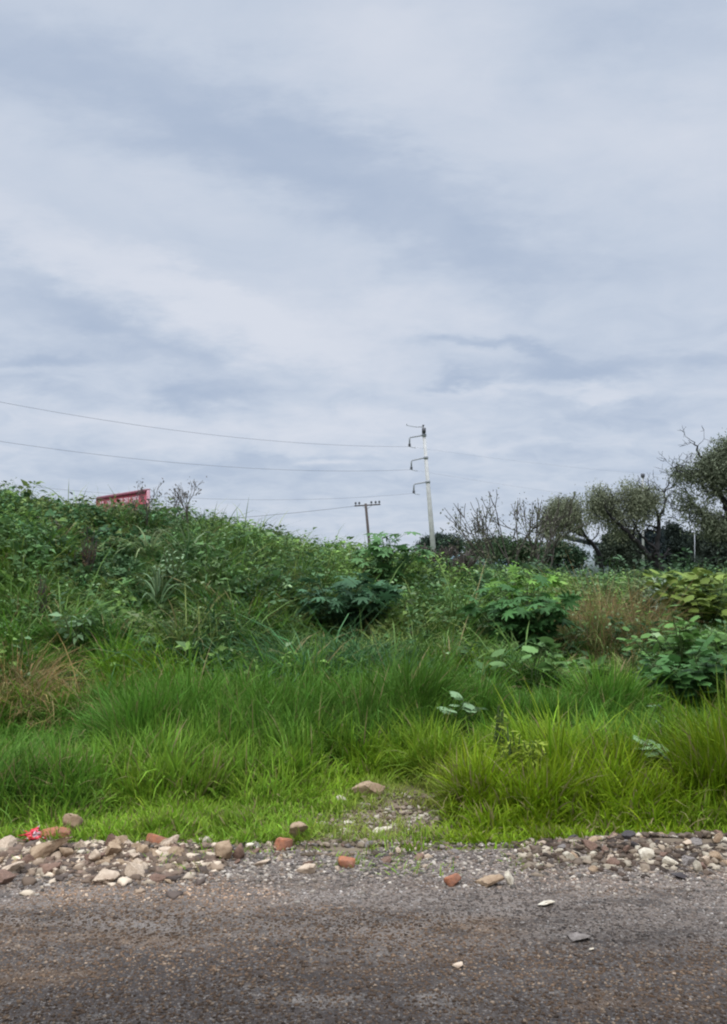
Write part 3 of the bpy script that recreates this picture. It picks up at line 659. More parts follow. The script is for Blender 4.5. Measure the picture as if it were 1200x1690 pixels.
# ------------------------------------------------------------------ trees
def crown_cloud(base, blobs, Yd, dens, lsize, col, droop=.0, narrow=.4, depthr=.8):
    P, D, C = [], [], []
    for (px, py, rx, ry, k) in blobs:
        c0 = at(px, py, Yd); sx, sz = rx / F * Yd, ry / F * Yd; sy = max(sx, sz) * depthr
        nc = max(8, int(dens * k * sx * sz * 8.0)); v = rng.normal(0, 1, (nc, 3)); v /= np.linalg.norm(v, axis=1, keepdims=True)
        rr = rng.random(nc) ** .45; cc = c0 + v * rr[:, None] * np.array([sx, sy, sz])
        per = 52; i = np.repeat(np.arange(nc), per); m = len(i); s = .20 + .18 * rng.random(nc)
        q = cc[i] + rng.normal(0, 1, (m, 3)) * s[i][:, None] * np.array([1, 1, .7]); q[:, 2] -= droop * rng.random(m) ** 1.5
        tone = (.75 + .5 * rng.random(nc))[i]
        P.append(q); d = rng.normal(0, 1, (m, 3)); d[:, 2] -= droop * 1.6; D.append(d)
        C.append(np.array(col) * tone[:, None] * rng.normal(1, .08, (m, 1)).clip(.6, 1.5))
    P, D, C = np.concatenate(P), np.concatenate(D), np.concatenate(C); n = len(P)
    return leaves(P - base, D, lsize * (.6 + .8 * rng.random(n)), lsize * narrow * (.6 + .8 * rng.random(n)), C, 1.0)
def tree(name, label, px, Yd, limbs, blobs, col, dens=9, lsize=.20, droop=.5, narrow=.35, twigs=4, group=None, base_px=None):
    b = at(px, 950, Yd); z0 = float(terrain(b[0], b[1])) - .1
    base = np.array([b[0], b[1], z0]); root = empty(name, base, label, 'tree', group)
    mb = MB(base); tips = []
    for k, (pts, r0, r1) in enumerate(limbs):
        dz = random.uniform(-1.2, 1.2) if k else 0
        W = [at(p[0], p[1], Yd + dz * j / max(1, len(pts) - 1)) for j, p in enumerate(pts)]
        if k == 0: W = [base] + W
        # resample smoothly
        W = np.array(W); t = np.arange(len(W)); tt = np.linspace(0, len(W) - 1, 4 * len(W))
        S = np.stack([np.interp(tt, t, W[:, j]) for j in range(3)], 1)
        for _ in range(2): S[1:-1] = (S[:-2] + 2 * S[1:-1] + S[2:]) / 4
        S[1:-1] += rng.normal(0, .04, S[1:-1].shape)
        mb.tube(S, np.linspace(r0, r1, len(S)) * .72, 7, cap=True)
        for j in range(int(twigs)):
            q = S[random.randrange(len(S) // 2, len(S))]; a = random.random() * 6.28
            branching(mb, q, np.array([math.cos(a), math.sin(a) * .7, .5]), .6, max(r1 * .5, .016), 2, .6, (2, 3), tips, .05, 4, .15, .012)
    mb.build('trunk', M_bark, root)
    if blobs:
        v, f_, c = crown_cloud(base, blobs, Yd, dens, lsize, col, droop, narrow)
        mesh_np('crown', v, f_, M_dull, root, c)
    return root
OL = (.205, .220, .140)
tree('pepper_tree', 'leaning tree with an arching trunk and olive drooping crown, leftmost of the grey-trunked trees', 993, 58,
     [([(992, 925), (985, 905), (968, 888), (944, 875), (925, 868)], .24, .10), ([(944, 875), (925, 852), (915, 835)], .10, .04), ([(968, 888), (955, 860), (948, 838)], .10, .04), ([(925, 868), (910, 880), (900, 884)], .08, .03)],
     [(930, 838, 28, 20, 1.6), (918, 860, 18, 20, 1.0), (950, 850, 18, 24, .8), (908, 872, 12, 14, .7), (905, 845, 12, 14, .7), (945, 822, 18, 7, .6)], OL, 8, .19, .7)
tree('pepper_tree', 'forked tree with dark twin limbs, one sprouting bare twigs, and a rounded olive crown', 1090, 56,
     [([(1088, 935), (1083, 912)], .38, .26), ([(1088, 940), (1062, 905), (1040, 882), (1018, 862), (1000, 842)], .30, .09), ([(1083, 912), (1087, 880), (1087, 856)], .22, .17), ([(1087, 858), (1080, 832), (1071, 818), (1062, 806)], .13, .05),
      ([(1087, 858), (1097, 838), (1098, 822), (1096, 810)], .13, .07), ([(1097, 812), (1103, 798), (1106, 784), (1115, 778)], .06, .025), ([(1097, 812), (1090, 810), (1084, 806)], .05, .02), ([(1098, 822), (1108, 815)], .05, .02),
      ([(1083, 908), (1066, 893), (1055, 880), (1048, 866)], .15, .06), ([(1022, 866), (1012, 840), (1005, 818)], .09, .03), ([(1045, 885), (1052, 855), (1056, 830)], .12, .04), ([(1018, 862), (996, 852), (985, 838)], .08, .03)],
     [(992, 820, 22, 22, 1.6), (985, 840, 16, 16, .8), (1008, 845, 18, 22, .8), (1056, 817, 28, 20, 1.6), (1046, 838, 20, 22, .9), (1080, 812, 10, 12, .9), (1022, 812, 10, 9, .5), (1022, 845, 10, 14, .3), (1068, 840, 10, 14, .6), (1025, 868, 18, 18, .5), (1040, 800, 16, 7, .7)], OL, 8, .18, .7)
tree('pepper_tree', 'big tree with broken spreading limbs cut off by the right edge', 1215, 46,
     [([(1210, 930), (1208, 890), (1206, 860)], .40, .30), ([(1208, 880), (1190, 868), (1166, 850), (1148, 838), (1134, 815), (1128, 805)], .24, .04), ([(1206, 860), (1200, 835), (1186, 815), (1175, 797), (1166, 775), (1158, 755), (1150, 742), (1147, 730)], .26, .04),
      ([(1206, 860), (1222, 820), (1225, 780)], .24, .08), ([(1166, 775), (1140, 778), (1120, 776), (1108, 768)], .07, .02), ([(1186, 815), (1196, 780), (1198, 750)], .14, .05), ([(1160, 848), (1135, 845), (1105, 838)], .05, .015), ([(1175, 862), (1140, 862), (1112, 858)], .04, .015)],
     [(1185, 765, 28, 28, 1.7), (1215, 760, 38, 48, 1.6), (1165, 768, 16, 20, 1.1), (1142, 778, 24, 12, 1.0), (1122, 774, 12, 9, .8), (1180, 800, 20, 16, .9), (1165, 850, 26, 14, 1.1), (1190, 862, 24, 20, 1.4), (1140, 832, 20, 14, .7), (1128, 812, 12, 16, .6), (1205, 728, 14, 8, .8)],
     (.160, .180, .115), 9, .18, .6, twigs=6)
DK = (.040, .058, .042)
def dark_tree(name, label, px, top, base_py, Yd, blobs, col=DK, dens=11, ls=.24, group=None):
    return tree(name, label, px, Yd, [([(px, base_py), (px + 1, (base_py * .6 + top * .4)), (px, top + 10)], .22, .05)], blobs, col, dens, ls, .2, .45, 0, group)
dark_tree('evergreen_tree', 'dark rounded tree peeping over the scrub behind the tall pole', 722, 882, 930, 95, [(716, 897, 22, 13, 1), (728, 890, 14, 8, 1), (700, 903, 10, 9, 1)])
dark_tree('evergreen_tree', 'dark low tree immediately right of the tall pole', 752, 884, 930, 92, [(750, 896, 16, 11, 1), (742, 904, 16, 9, 1)])
dark_tree('evergreen_tree', 'dark flat-topped tree behind the right foot of the bare fanning shrub', 792, 888, 935, 75, [(795, 905, 34, 14, 1), (820, 898, 18, 10, 1)], (.05, .085, .045))
dark_tree('leafy_tree', 'green bushy tree under the bare fanning shrub', 850, 885, 935, 45, [(848, 905, 34, 18, 1), (872, 908, 20, 16, 1), (825, 912, 20, 14, 1)], (.060, .095, .045), 9, .20)
dark_tree('leafy_tree', 'small round-topped green tree in the gap under the arching trunk', 920, 890, 940, 62, [(920, 905, 12, 12, 1), (905, 915, 16, 14, 1), (940, 910, 10, 10, 1), (950, 922, 14, 14, 1)], (.052, .088, .050))
dark_tree('leafy_tree', 'grey-green tree filling the space between arching trunk and forked tree', 1020, 868, 945, 66, [(1022, 890, 24, 20, 1), (1008, 912, 24, 20, 1), (1036, 918, 20, 22, 1)], (.060, .075, .052))
dark_tree('evergreen_tree', 'blackish dense tree directly behind the forked trunk', 1068, 870, 950, 72, [(1066, 905, 24, 28, 1.3), (1060, 930, 26, 18, 1.3), (1078, 884, 12, 12, 1)], (.030, .040, .042))
dark_tree('evergreen_tree', 'dark conical tree right of the forked trunk', 1112, 862, 950, 74, [(1112, 905, 20, 30, 1.3), (1110, 875, 9, 14, 1.2), (1120, 930, 26, 18, 1.2)], (.034, .045, .036))
dark_tree('evergreen_tree', 'dark ragged-topped tree between conical tree and the big broken-limbed tree', 1150, 875, 950, 76, [(1148, 905, 18, 22, 1.2), (1140, 930, 20, 18, 1.2), (1160, 892, 8, 14, 1.0), (1135, 888, 6, 12, 1)], (.040, .050, .036))
for px_, w_, top_, lb in ((960, 30, 905, 'faint grey-green far tree left of the pale house wall'), (1100, 34, 880, 'faint far tree in the gap right of the forked trunk'), (1165, 34, 884, 'faint far tree under the left limb of the broken-limbed tree'), (890, 34, 902, 'faint far tree behind the small bare forked shrub')):
    dark_tree('evergreen_tree', lb, px_, top_, 955, 96, [(px_ - 8, top_ + 22, w_, 18, 1), (px_ + 14, top_ + 34, w_, 18, 1), (px_, top_ + 10, w_ * .5, 12, 1)], (.062, .080, .068), 8, .30)
dark_tree('evergreen_tree', 'dark hanging tree mass at the right edge under the big broken-limbed tree', 1190, 862, 950, 62, [(1188, 895, 22, 22, 1.2), (1180, 925, 26, 20, 1.2), (1210, 900, 20, 40, 1.2)], (.042, .052, .040))

# ------------------------------------------------------------------ power poles, lamp, wires
def lean_pole(name, label, top, bot, Yd, r0, r1, mat):
    """pole between two picture points, extended down to the ground"""
    A, B = at(top[0], top[1], Yd), at(bot[0], bot[1], Yd); z0 = float(terrain(B[0], Yd)) - .3
    d = (B - A) / (A[2] - B[2]); base = A + d * (A[2] - z0); root = empty(name, base, label, 'utility pole')
    mb = MB(base); mb.tube([base, base * .5 + A * .5, A], [r0, (r0 + r1) / 2, r1], 10); mb.build('shaft', mat, root, True)
    return root, base, A
root, base, A = lean_pole('power_pole', 'tall pale concrete power pole with three bent arms on its left side', (699, 706), (715, 905), 60, .21, .105, M_conc)
def polept(py): 
    t = (py - 706) / (905 - 706); return at(699 + 16 * t, py, 60)
arm_tips = []
for (ay, ax, ay2, dy) in ((718, 676, 722, 737), (755, 679, 760, 775), (795, 683, 799, 814)):
    p0 = polept(ay); p1 = at(ax, ay2, 60); p2 = at(ax, dy, 60); mb = MB(base)
    mb.tube([p0, p0 * .5 + p1 * .5, p1 + (p0 - p1) * .06, p1 + (p2 - p1) * .12, p2 + (p1 - p2) * .35], .055, 6); am = mb.build('bent_arm', M_steel, root)
    mb = MB(base); mb.tube([p2 + (p1 - p2) * .35, p2], .05, 8)
    for q in (.28, .18, .08): mb.tube([p2 + (p1 - p2) * q, p2 + (p1 - p2) * (q - .05)], .10, 10)
    mb.build('insulator', M_dark, root)
    mb = MB(base); mb.tube([p2, p2 + np.array([.16, 0, -.06]), p2 + np.array([.42, 0, -.10])], .022, 5); mb.build('wire_clamp', M_steel, root)
    arm_tips.append(p2)
    c_ = polept(ay); mb = MB(base); mb.tube([c_ + (0, 0, -.09), c_ + (0, 0, .09)], .17, 10); mb.build('clamp_band', M_steel, root)
p0 = polept(704.5); p1 = at(671.5, 702, 60); mb = MB(base); mb.tube([p0, p0 * .5 + p1 * .5 + np.array([0, 0, -.05]), p1], [.035, .03, .025], 6); mb.tube([p1, p1 + (-.02, 0, .14)], .03, 5); mb.build('top_bracket', M_steel, root)
q = polept(711); mb = MB(base); mb.tube([q + (0, -.14, -.17), q + (0, -.14, .17)], .14, 10); mb.build('junction_box', M_dark, root)
q = polept(702); mb = MB(base); mb.tube([q + (0, 0, -.2), q + (0, 0, .02)], [.05, .03], 8); mb.tube([q + (0, 0, -.02), q + (0, 0, .03)], .08, 8); mb.build('insulator', M_dark, root)

root2, base2, A2 = lean_pole('power_pole', 'short distant wooden power pole with a single crossarm, rising behind the skyline castor plant', (603.5, 831), (608, 880), 80, .15, .12, M_wood)
mb = MB(base2); cL, cR = at(585, 835, 80), at(628, 832.5, 80); mb.tube([cL, cR], .065, 6); mb.build('crossarm', M_wood, root2)
for px_, py_ in ((587, 834.5), (593, 834.2), (613, 833), (620, 832.7), (626, 832.3)):
    q = at(px_, py_, 80); mb = MB(base2); mb.tube([q, q + (0, 0, .18)], .03, 6); mb.tube([q + (0, 0, .14), q + (0, 0, .30), q + (0, 0, .34)], [.10, .085, .03], 8); mb.build('insulator', M_dark, root2)
mb = MB(base2)
for e_ in (cL * .7 + cR * .3, cL * .3 + cR * .7): mb.tube([e_, at(604.5, 841, 80)], .02, 4)
mb.build('crossarm_brace', M_steel, root2)

b = at(1061.5, 950, 62); z0 = float(terrain(b[0], b[1])); tp = at(1061, 789, 62); bb = np.array([b[0], b[1], z0])
rl = empty('street_lamp', bb, 'slim lamp post with a small dark head poking out above the forked tree crown', 'street lamp')
mb = MB(bb); mb.tube([bb, tp], [.10, .05], 8); mb.build('post', M_conc, rl)
mb = MB(bb); mb.tube([tp + (0, 0, -.02), tp + (0, 0, .06), tp + (0, 0, .26), tp + (0, 0, .33)], [.05, .13, .15, .06], 10); mb.build('lamp_head', M_dark, rl)
b = at(1146.5, 950, 70); z0 = float(terrain(b[0], b[1])); tp = at(1146.5, 873, 70); bb = np.array([b[0], b[1], z0])
rl = empty('thin_post', bb, 'thin white post glimpsed among the dark trees left of the broken-limbed tree', 'post')
mb = MB(bb); mb.tube([bb, tp], .03, 8); mb.build('shaft', M_steel, rl); mb = MB(bb); mb.tube([tp, tp + (0, 0, .06)], [.07, .04], 8); mb.build('cap', M_steel, rl)

def wire(label, A, B, sag, r=.014, group='power lines'):
    t = np.linspace(0, 1, 41)[:, None]; P = A * (1 - t) + B * t; P[:, 2] -= (4 * sag * t * (1 - t))[:, 0]
    mb = MB(A); mb.tube(P, r, 4); o = mb.build('power_line', M_wire); o.location = A
    return tag(o, label, 'power line', group)
wire('uppermost overhead wire crossing the sky from the left edge to the tall pole', arm_tips[0], at(-150, 633, 40), .75, .009)
wire('middle overhead wire running from the left edge to the second arm of the tall pole', arm_tips[1], at(-150, 704, 40), .75, .009)
wire('lowest and faintest wire of the tall pole, dipping behind the mound', arm_tips[2], at(-150, 779, 40), .80, .007)
wire('dark wire from the short crossarm pole down behind the mound', at(586, 835, 80), at(60, 872, 46), .25, .018)
for k_, (tp_, py_) in enumerate(((arm_tips[0], 775), (arm_tips[1], 835))):
    wire(('faint wire leaving the tall pole to the right from its top arm', 'faint wire leaving the tall pole to the right from its second arm')[k_], tp_, at(1500, py_ + 10, 95), 1.2, .004)

# ------------------------------------------------------------------ red signboard behind the mound
c1 = at(243, 806, 25); c2 = at(162, 821, 28.0); c2[2] = c1[2]
ax_ = (c2 - c1); ax_[2] = 0; LEN = float(np.linalg.norm(ax_)) + .1; ax_ /= np.linalg.norm(ax_); nrm = np.array([-ax_[1], ax_[0], 0.])
if nrm[1] > 0: nrm = -nrm                          # points towards the road
HT = 1.5; org = np.array([c1[0], c1[1], float(terrain(c1[0], c1[1])) - .2])
up = np.array([0, 0, 1.]); AX = [ax_, nrm, up]; topz = c1[2]
rt = empty('signboard', org, 'long dull red signboard with worn pale lettering showing above the mound', 'signboard')
def tb(name, mat, u0, u1, v0, v1, z0, z1, parent=rt):
    mb = MB(org); mb.box(c1 * (1, 1, 0) + ax_ * (u0 + u1) / 2 + nrm * (v0 + v1) / 2 + up * (z0 + z1) / 2, (u1 - u0, v1 - v0, z1 - z0), AX); return mb.build(name, mat, parent)
tb('panel', M_red, .0, LEN, -.06, 0, topz - HT, topz - .045)
tb('upper_rail', M_dred, .06, LEN, .0, .035, topz - .105, topz - .05); tb('top_cap', M_pink, -.045, LEN, -.07, .015, topz - .044, topz - .01)
tb('end_frame', M_pink, -.045, -.002, -.07, .012, topz - HT, topz - .046); tb('end_frame', M_red, LEN + .002, LEN + .05, -.12, .01, topz - HT, topz - .046)
def stroke(mb, u, z, w_, h_): mb.box(c1 * (1, 1, 0) + ax_ * u + nrm * .006 + up * (topz - z), (w_, .012, h_), AX)
k_ = 0
for u in list(np.arange(.62, 2.2, .30)) + [2.55, 2.85, 3.35]:     # worn letters, unreadable from here
    mb = MB(org); k_ += 1
    stroke(mb, u, .30, .075, .24); stroke(mb, u + .09, .21 if k_ % 3 else .39, .10, .06)
    if k_ % 2: stroke(mb, u + .18, .30, .075, .24)
    else: stroke(mb, u + .09, .30, .10, .055)
    mb.build('letter', M_white, rt)
for u in (.5, LEN / 2, LEN - .5):
    q = c1 * (1, 1, 0) + ax_ * u - nrm * .17; mb = MB(org); mb.tube([q + up * org[2], q + up * (topz - .12)], .06, 8); mb.build('post', M_steel, rt)

# ------------------------------------------------------------------ small far house seen under the leaning trunk
h0 = at(968, 950, 88); z0 = float(terrain(h0[0], h0[1])); org = np.array([h0[0], h0[1], z0]); rh = empty('house', org, 'pale wall and grey roof of a small house glimpsed under the arching trunk', 'house')
mb = MB(org); mb.box(org + (0.4, 2, 1.6), (3.6, 4, 3.2)); mb.build('wall', M_wall, rh)
mb = MB(org); ax2 = np.array([[math.cos(.25), 0, -math.sin(.25)], [0, 1, 0], [math.sin(.25), 0, math.cos(.25)]]); mb.box(org + (0.2, 2, 3.62), (4.6, 4.6, .12), ax2); mb.build('roof', M_roof, rh)
mb = MB(org); mb.box(org + (1.2, -.01, 1.7), (.7, .06, .9)); mb.build('window', M_glass, rh)

# ------------------------------------------------------------------ stones, bricks and litter
def ico(sub):
    t = (1 + 5 ** .5) / 2
    V = [(-1, t, 0), (1, t, 0), (-1, -t, 0), (1, -t, 0), (0, -1, t), (0, 1, t), (0, -1, -t), (0, 1, -t), (t, 0, -1), (t, 0, 1), (-t, 0, -1), (-t, 0, 1)]
    Fc = [(0, 11, 5), (0, 5, 1), (0, 1, 7), (0, 7, 10), (0, 10, 11), (1, 5, 9), (5, 11, 4), (11, 10, 2), (10, 7, 6), (7, 1, 8), (3, 9, 4), (3, 4, 2), (3, 2, 6), (3, 6, 8), (3, 8, 9), (4, 9, 5), (2, 4, 11), (6, 2, 10), (8, 6, 7), (9, 8, 1)]
    V = [np.array(v) / np.linalg.norm(v) for v in V]
    for _ in range(sub):
        cache = {}; nf = []
        def mid(a, b):
            k = (min(a, b), max(a, b))
            if k not in cache: m_ = V[a] + V[b]; V.append(m_ / np.linalg.norm(m_)); cache[k] = len(V) - 1
            return cache[k]
        for a, b, c in Fc:
            x, y, z = mid(a, b), mid(b, c), mid(c, a); nf += [(a, x, z), (b, y, x), (c, z, y), (x, y, z)]
        Fc = nf
    return np.array(V), np.array(Fc)
ICO0, ICO1, ICO3 = ico(0), ico(1), ico(3)
def rock_shape(seed, sc, cuts=13):
    r = np.random.default_rng(seed); V = ICO3[0].copy()
    for _ in range(cuts):                          # plane cuts give broken facets
        n = r.normal(0, 1, 3); n /= np.linalg.norm(n); d = r.uniform(.28, .66); h = V @ n - d
        V = V - np.clip(h, 0, None)[:, None] * n * .96
    V = V / np.abs(V).max(0) + r.normal(0, .02, V.shape)
    return V * np.array(sc) / 2
def brick_shape(seed, sc):
    r = np.random.default_rng(seed); V = np.sign(ICO3[0]) * np.abs(ICO3[0]) ** .34; V /= np.abs(V).max(0)
    for _ in range(6):
        n = r.normal(0, 1, 3); n /= np.linalg.norm(n); h = V @ n - r.uniform(.65, 1.1); V = V - np.clip(h, 0, None)[:, None] * n * .95
    return (V + r.normal(0, .02, V.shape)) * np.array(sc) / 2
def stone_mat(name, c, c2): return solid_mat(name, c, .9, .35, 16, .5, col2=c2, spec=.15, bscale=45)
SM = {'pale': stone_mat('pale_stone', (.60, .47, .34), (.42, .31, .22)), 'tan': stone_mat('tan_stone', (.43, .31, .20), (.27, .18, .11)), 'grey': stone_mat('grey_stone', (.29, .25, .22), (.17, .145, .125)),
      'white': stone_mat('white_mortar', (.72, .64, .50), (.48, .40, .29)), 'brown': stone_mat('brown_stone', (.27, .17, .12), (.16, .10, .075)), 'brick': stone_mat('orange_brick', (.42, .165, .085), (.26, .13, .085)), 'dark': stone_mat('dark_stone', (.10, .09, .085), (.06, .05, .05))}
def gz(x, y): return max(float(road_z(x, y)), float(terrain(x, y)) - .03 * (1 - float(ss(y, 4.8, 5.1))) - .004)
seedc = [100]
def rock(px, py, wpx, hpx, mat, label, name='stone', shape='rock', catg='stone', group=None, sink=.25, rz=None, ratio=.75, tilt=.2):
    g = on_plane(px, py + hpx * .4, .02); sc = wpx / F * g[1], wpx / F * g[1] * ratio, hpx / F * g[1] * 1.1
    seedc[0] += 1; V = rock_shape(seedc[0], sc) if shape == 'rock' else brick_shape(seedc[0], sc)
    o = mesh_np(name, V, ICO3[1], SM[mat]); o.location = (g[0], g[1], gz(g[0], g[1]) + sc[2] * (.5 - sink))
    o.rotation_euler = (random.gauss(0, tilt), random.gauss(0, tilt), random.uniform(-.5, .5) if rz is None else rz)
    return tag(o, label, catg, group)
rock(115, 1357, 42, 32, 'tan', 'rounded tan boulder sitting in the grass above the rubble', 'boulder', ratio=.8, tilt=.3, sink=-.15)
rock(92, 1376, 46, 16, 'brick', 'broken orange brick behind the red and white wrapper', 'brick', 'brick', 'brick', rz=.3, sink=-.2)
rock(70, 1402, 92, 26, 'tan', 'wide tan slab lying in front of the red and white wrapper', 'flat_stone', rz=-.15)
rock(18, 1425, 70, 24, 'pale', 'large pale flat stone at the left edge of the rubble', 'flat_stone', rz=-.3)
rock(10, 1393, 20, 18, 'white', 'small bright white stone at the left edge, above the large flat stone')
rock(47, 1413, 26, 22, 'brown', 'brown lump between the pale flat stone and the tan slab')
rock(85, 1425, 46, 24, 'brown', 'dark brown stone under the right end of the tan slab')
rock(112, 1403, 30, 26, 'tan', 'tan stone right of the wide tan slab')
rock(158, 1408, 24, 26, 'pale', 'pinkish pale angular stone left of the round grey-brown cobble')
rock(186, 1400, 36, 30, 'tan', 'round grey-brown cobble in the left rubble', 'cobble')
rock(136, 1404, 20, 12, 'white', 'thin whitish stone between tan stone and pinkish pale stone')
rock(172, 1440, 48, 22, 'pale', 'flat pale pointed stone on the road side of the left rubble', 'flat_stone', rz=.2)
rock(262, 1384, 38, 14, 'brick', 'thin orange tile shard on top of the cream stone', 'brick', 'brick', 'tile shard', rz=-.2)
rock(270, 1398, 36, 22, 'pale', 'cream stone beneath the thin orange tile shard')
rock(235, 1404, 26, 18, 'tan', 'small tan stone left of the cream stone')
rock(216, 1423, 36, 10, 'grey', 'flat grey stone at the road side below the small tan stone', 'flat_stone')
rock(372, 1402, 40, 34, 'tan', 'tall tan stone leaning against a brown one, left of the orange brick', rz=.4, tilt=.4)
rock(396, 1402, 24, 28, 'brown', 'reddish brown stone leaning on the tall tan stone')
rock(340, 1382, 18, 24, 'white', 'chalky white lump at the grass edge left of the tall tan stone')
rock(412, 1394, 14, 14, 'white', 'small cream pebble right of the reddish brown stone')
rock(467, 1390, 30, 20, 'brick', 'bright orange brick piece half sunk in the grass edge', 'brick', 'brick', 'brick', rz=.5)
rock(488, 1366, 44, 40, 'tan', 'upright hollowed brown rock behind the bright orange brick piece', 'boulder', tilt=.4)
rock(508, 1425, 48, 22, 'pale', 'pale lilac-grey slab lying where the rubble meets the road', 'flat_stone', rz=.1)
rock(432, 1418, 34, 10, 'pale', 'thin pale stone left of the lilac-grey slab', 'flat_stone')
rock(607, 1301, 60, 30, 'tan', 'pinkish broken rock in the bare opening of the grass', 'boulder', ratio=.6)
rock(562, 1318, 34, 16, 'white', 'greenish white stone left of the pinkish broken rock')
rock(635, 1362, 34, 20, 'white', 'pale grey-white stone in the short grass below the pinkish rock')
rock(578, 1352, 26, 9, 'white', 'thin white shard in the short grass left of the pale grey-white stone', 'stone_shard', rz=.5)
rock(568, 1364, 18, 10, 'white', 'smaller white shard touching the thin white shard', 'stone_shard')
rock(572, 1418, 28, 14, 'brick', 'dull orange brick crumb near the road right of the lilac-grey slab', 'brick', 'brick', 'brick')
rock(695, 1410, 22, 14, 'brown', 'small rust-red stone at the road edge in the middle')
rock(748, 1447, 26, 15, 'brick', 'orange brick chunk lying on the gravel at the road edge', 'brick', 'brick', 'brick', sink=.15)
rock(805, 1447, 54, 16, 'tan', 'pinkish tan slab on the gravel right of the orange brick chunk', 'flat_stone', rz=-.1, sink=.15)
rock(840, 1445, 16, 24, 'white', 'white lump at the right end of the pinkish tan slab', sink=.15)
rock(903, 1484, 36, 7, 'white', 'long white flake lying on the road', 'stone_flake', rz=.05, sink=.15, tilt=.05)
rock(958, 1537, 42, 12, 'grey', 'flat pointed grey stone alone on the dark road', 'flat_stone', rz=-.1, sink=.1, tilt=.08)
rock(756, 1586, 20, 6, 'pale', 'small pale flake on the road near the middle of the lane', 'stone_flake', sink=.1, tilt=.05)
rock(975, 1557, 12, 5, 'white', 'tiny white chip just below the flat pointed grey stone', 'stone_flake', sink=.1, tilt=.05)
rock(921, 1409, 18, 12, 'white', 'white pebble at the left end of the right-hand rubble')
rock(980, 1398, 26, 14, 'tan', 'greenish tan stone at the grass edge right of the white pebble')
rock(978, 1411, 16, 14, 'white', 'cream pebble just below the greenish tan stone')
rock(1064, 1410, 40, 22, 'white', 'cream-white broken stone on the right-hand heap, nearest its left end', tilt=.3)
rock(1078, 1395, 24, 10, 'pale', 'small pale stone on top of the cream-white broken stone')
rock(1108, 1419, 26, 20, 'white', 'white angular stone in the middle of the right-hand heap')
rock(1152, 1424, 14, 26, 'white', 'upright narrow white stone in the right-hand heap')
rock(1165, 1416, 18, 24, 'pale', 'cream wedge stone leaning right of the upright narrow one', tilt=.5)
rock(1182, 1399, 26, 16, 'tan', 'tan stone on top of the right-hand heap near the picture edge')
rock(1135, 1401, 24, 16, 'pale', 'dusty pale stone at the top centre of the right-hand heap')
rock(1120, 1438, 30, 14, 'dark', 'blackish clod at the foot of the right-hand heap', 'clod')
rock(1147, 1373, 16, 12, 'white', 'pale yellow-white pebble in the grass above the right-hand heap')
rock(909, 1368, 14, 8, 'white', 'tiny white pebble in the grass left of the right-hand heap')
rock(62, 1352, 16, 12, 'white', 'cream pebble in the grass just above the red wrapper')

def scatter(label, group, n, px0, px1, py0, py1, w0, w1, mats, pyb=None):
    variants = []
    for k in range(10):
        seedc[0] += 1; V = rock_shape(seedc[0], (1, .75, .55)); me = mesh_np('stone', V, ICO3[1], SM[mats[k % len(mats)]]); variants.append(me)
    for k in range(n):
        px = random.uniform(px0, px1); py = random.gauss((py0 + py1) / 2, (py1 - py0) / 4); g = on_plane(px, py, .01)
        src = variants[k % 10]; o = src if k < 10 else src.copy()
        if k >= 10: COL.objects.link(o)
        s = random.uniform(0, 1) ** 1.9 * (w1 - w0) + w0; s = s / F * g[1]
        o.scale = (s, s * random.uniform(.7, 1.1), s * random.uniform(.7, 1.2)); o.location = (g[0], g[1], gz(g[0], g[1]) + s * .06)
        o.rotation_euler = (random.gauss(0, .35), random.gauss(0, .35), random.uniform(0, 6.28)); cw = {'pale': 'cream', 'tan': 'tan', 'brown': 'brown', 'grey': 'grey', 'white': 'whitish', 'dark': 'blackish'}[mats[(k % 10) % len(mats)]]
        tag(o, label.replace('small', 'small ' + cw, 1), 'stone', cw + ' ' + group)
scatter('small broken stone in the rubble along the left road edge', 'small stones of the left rubble', 105, -10, 300, 1384, 1448, 10, 48, ['pale', 'tan', 'tan', 'brown', 'pale', 'tan', 'brown'])
scatter('small stone in the thin rubble midway along the road edge', 'small stones of the middle rubble', 85, 300, 760, 1386, 1436, 8, 24, ['tan', 'pale', 'grey', 'brown', 'tan', 'dark'])
scatter('small dusty stone in the low heap at the right road edge', 'small stones of the right-hand heap', 78, 880, 1205, 1386, 1432, 8, 42, ['tan', 'white', 'dark', 'grey', 'tan', 'brown', 'brown', 'pale', 'dark', 'tan'])

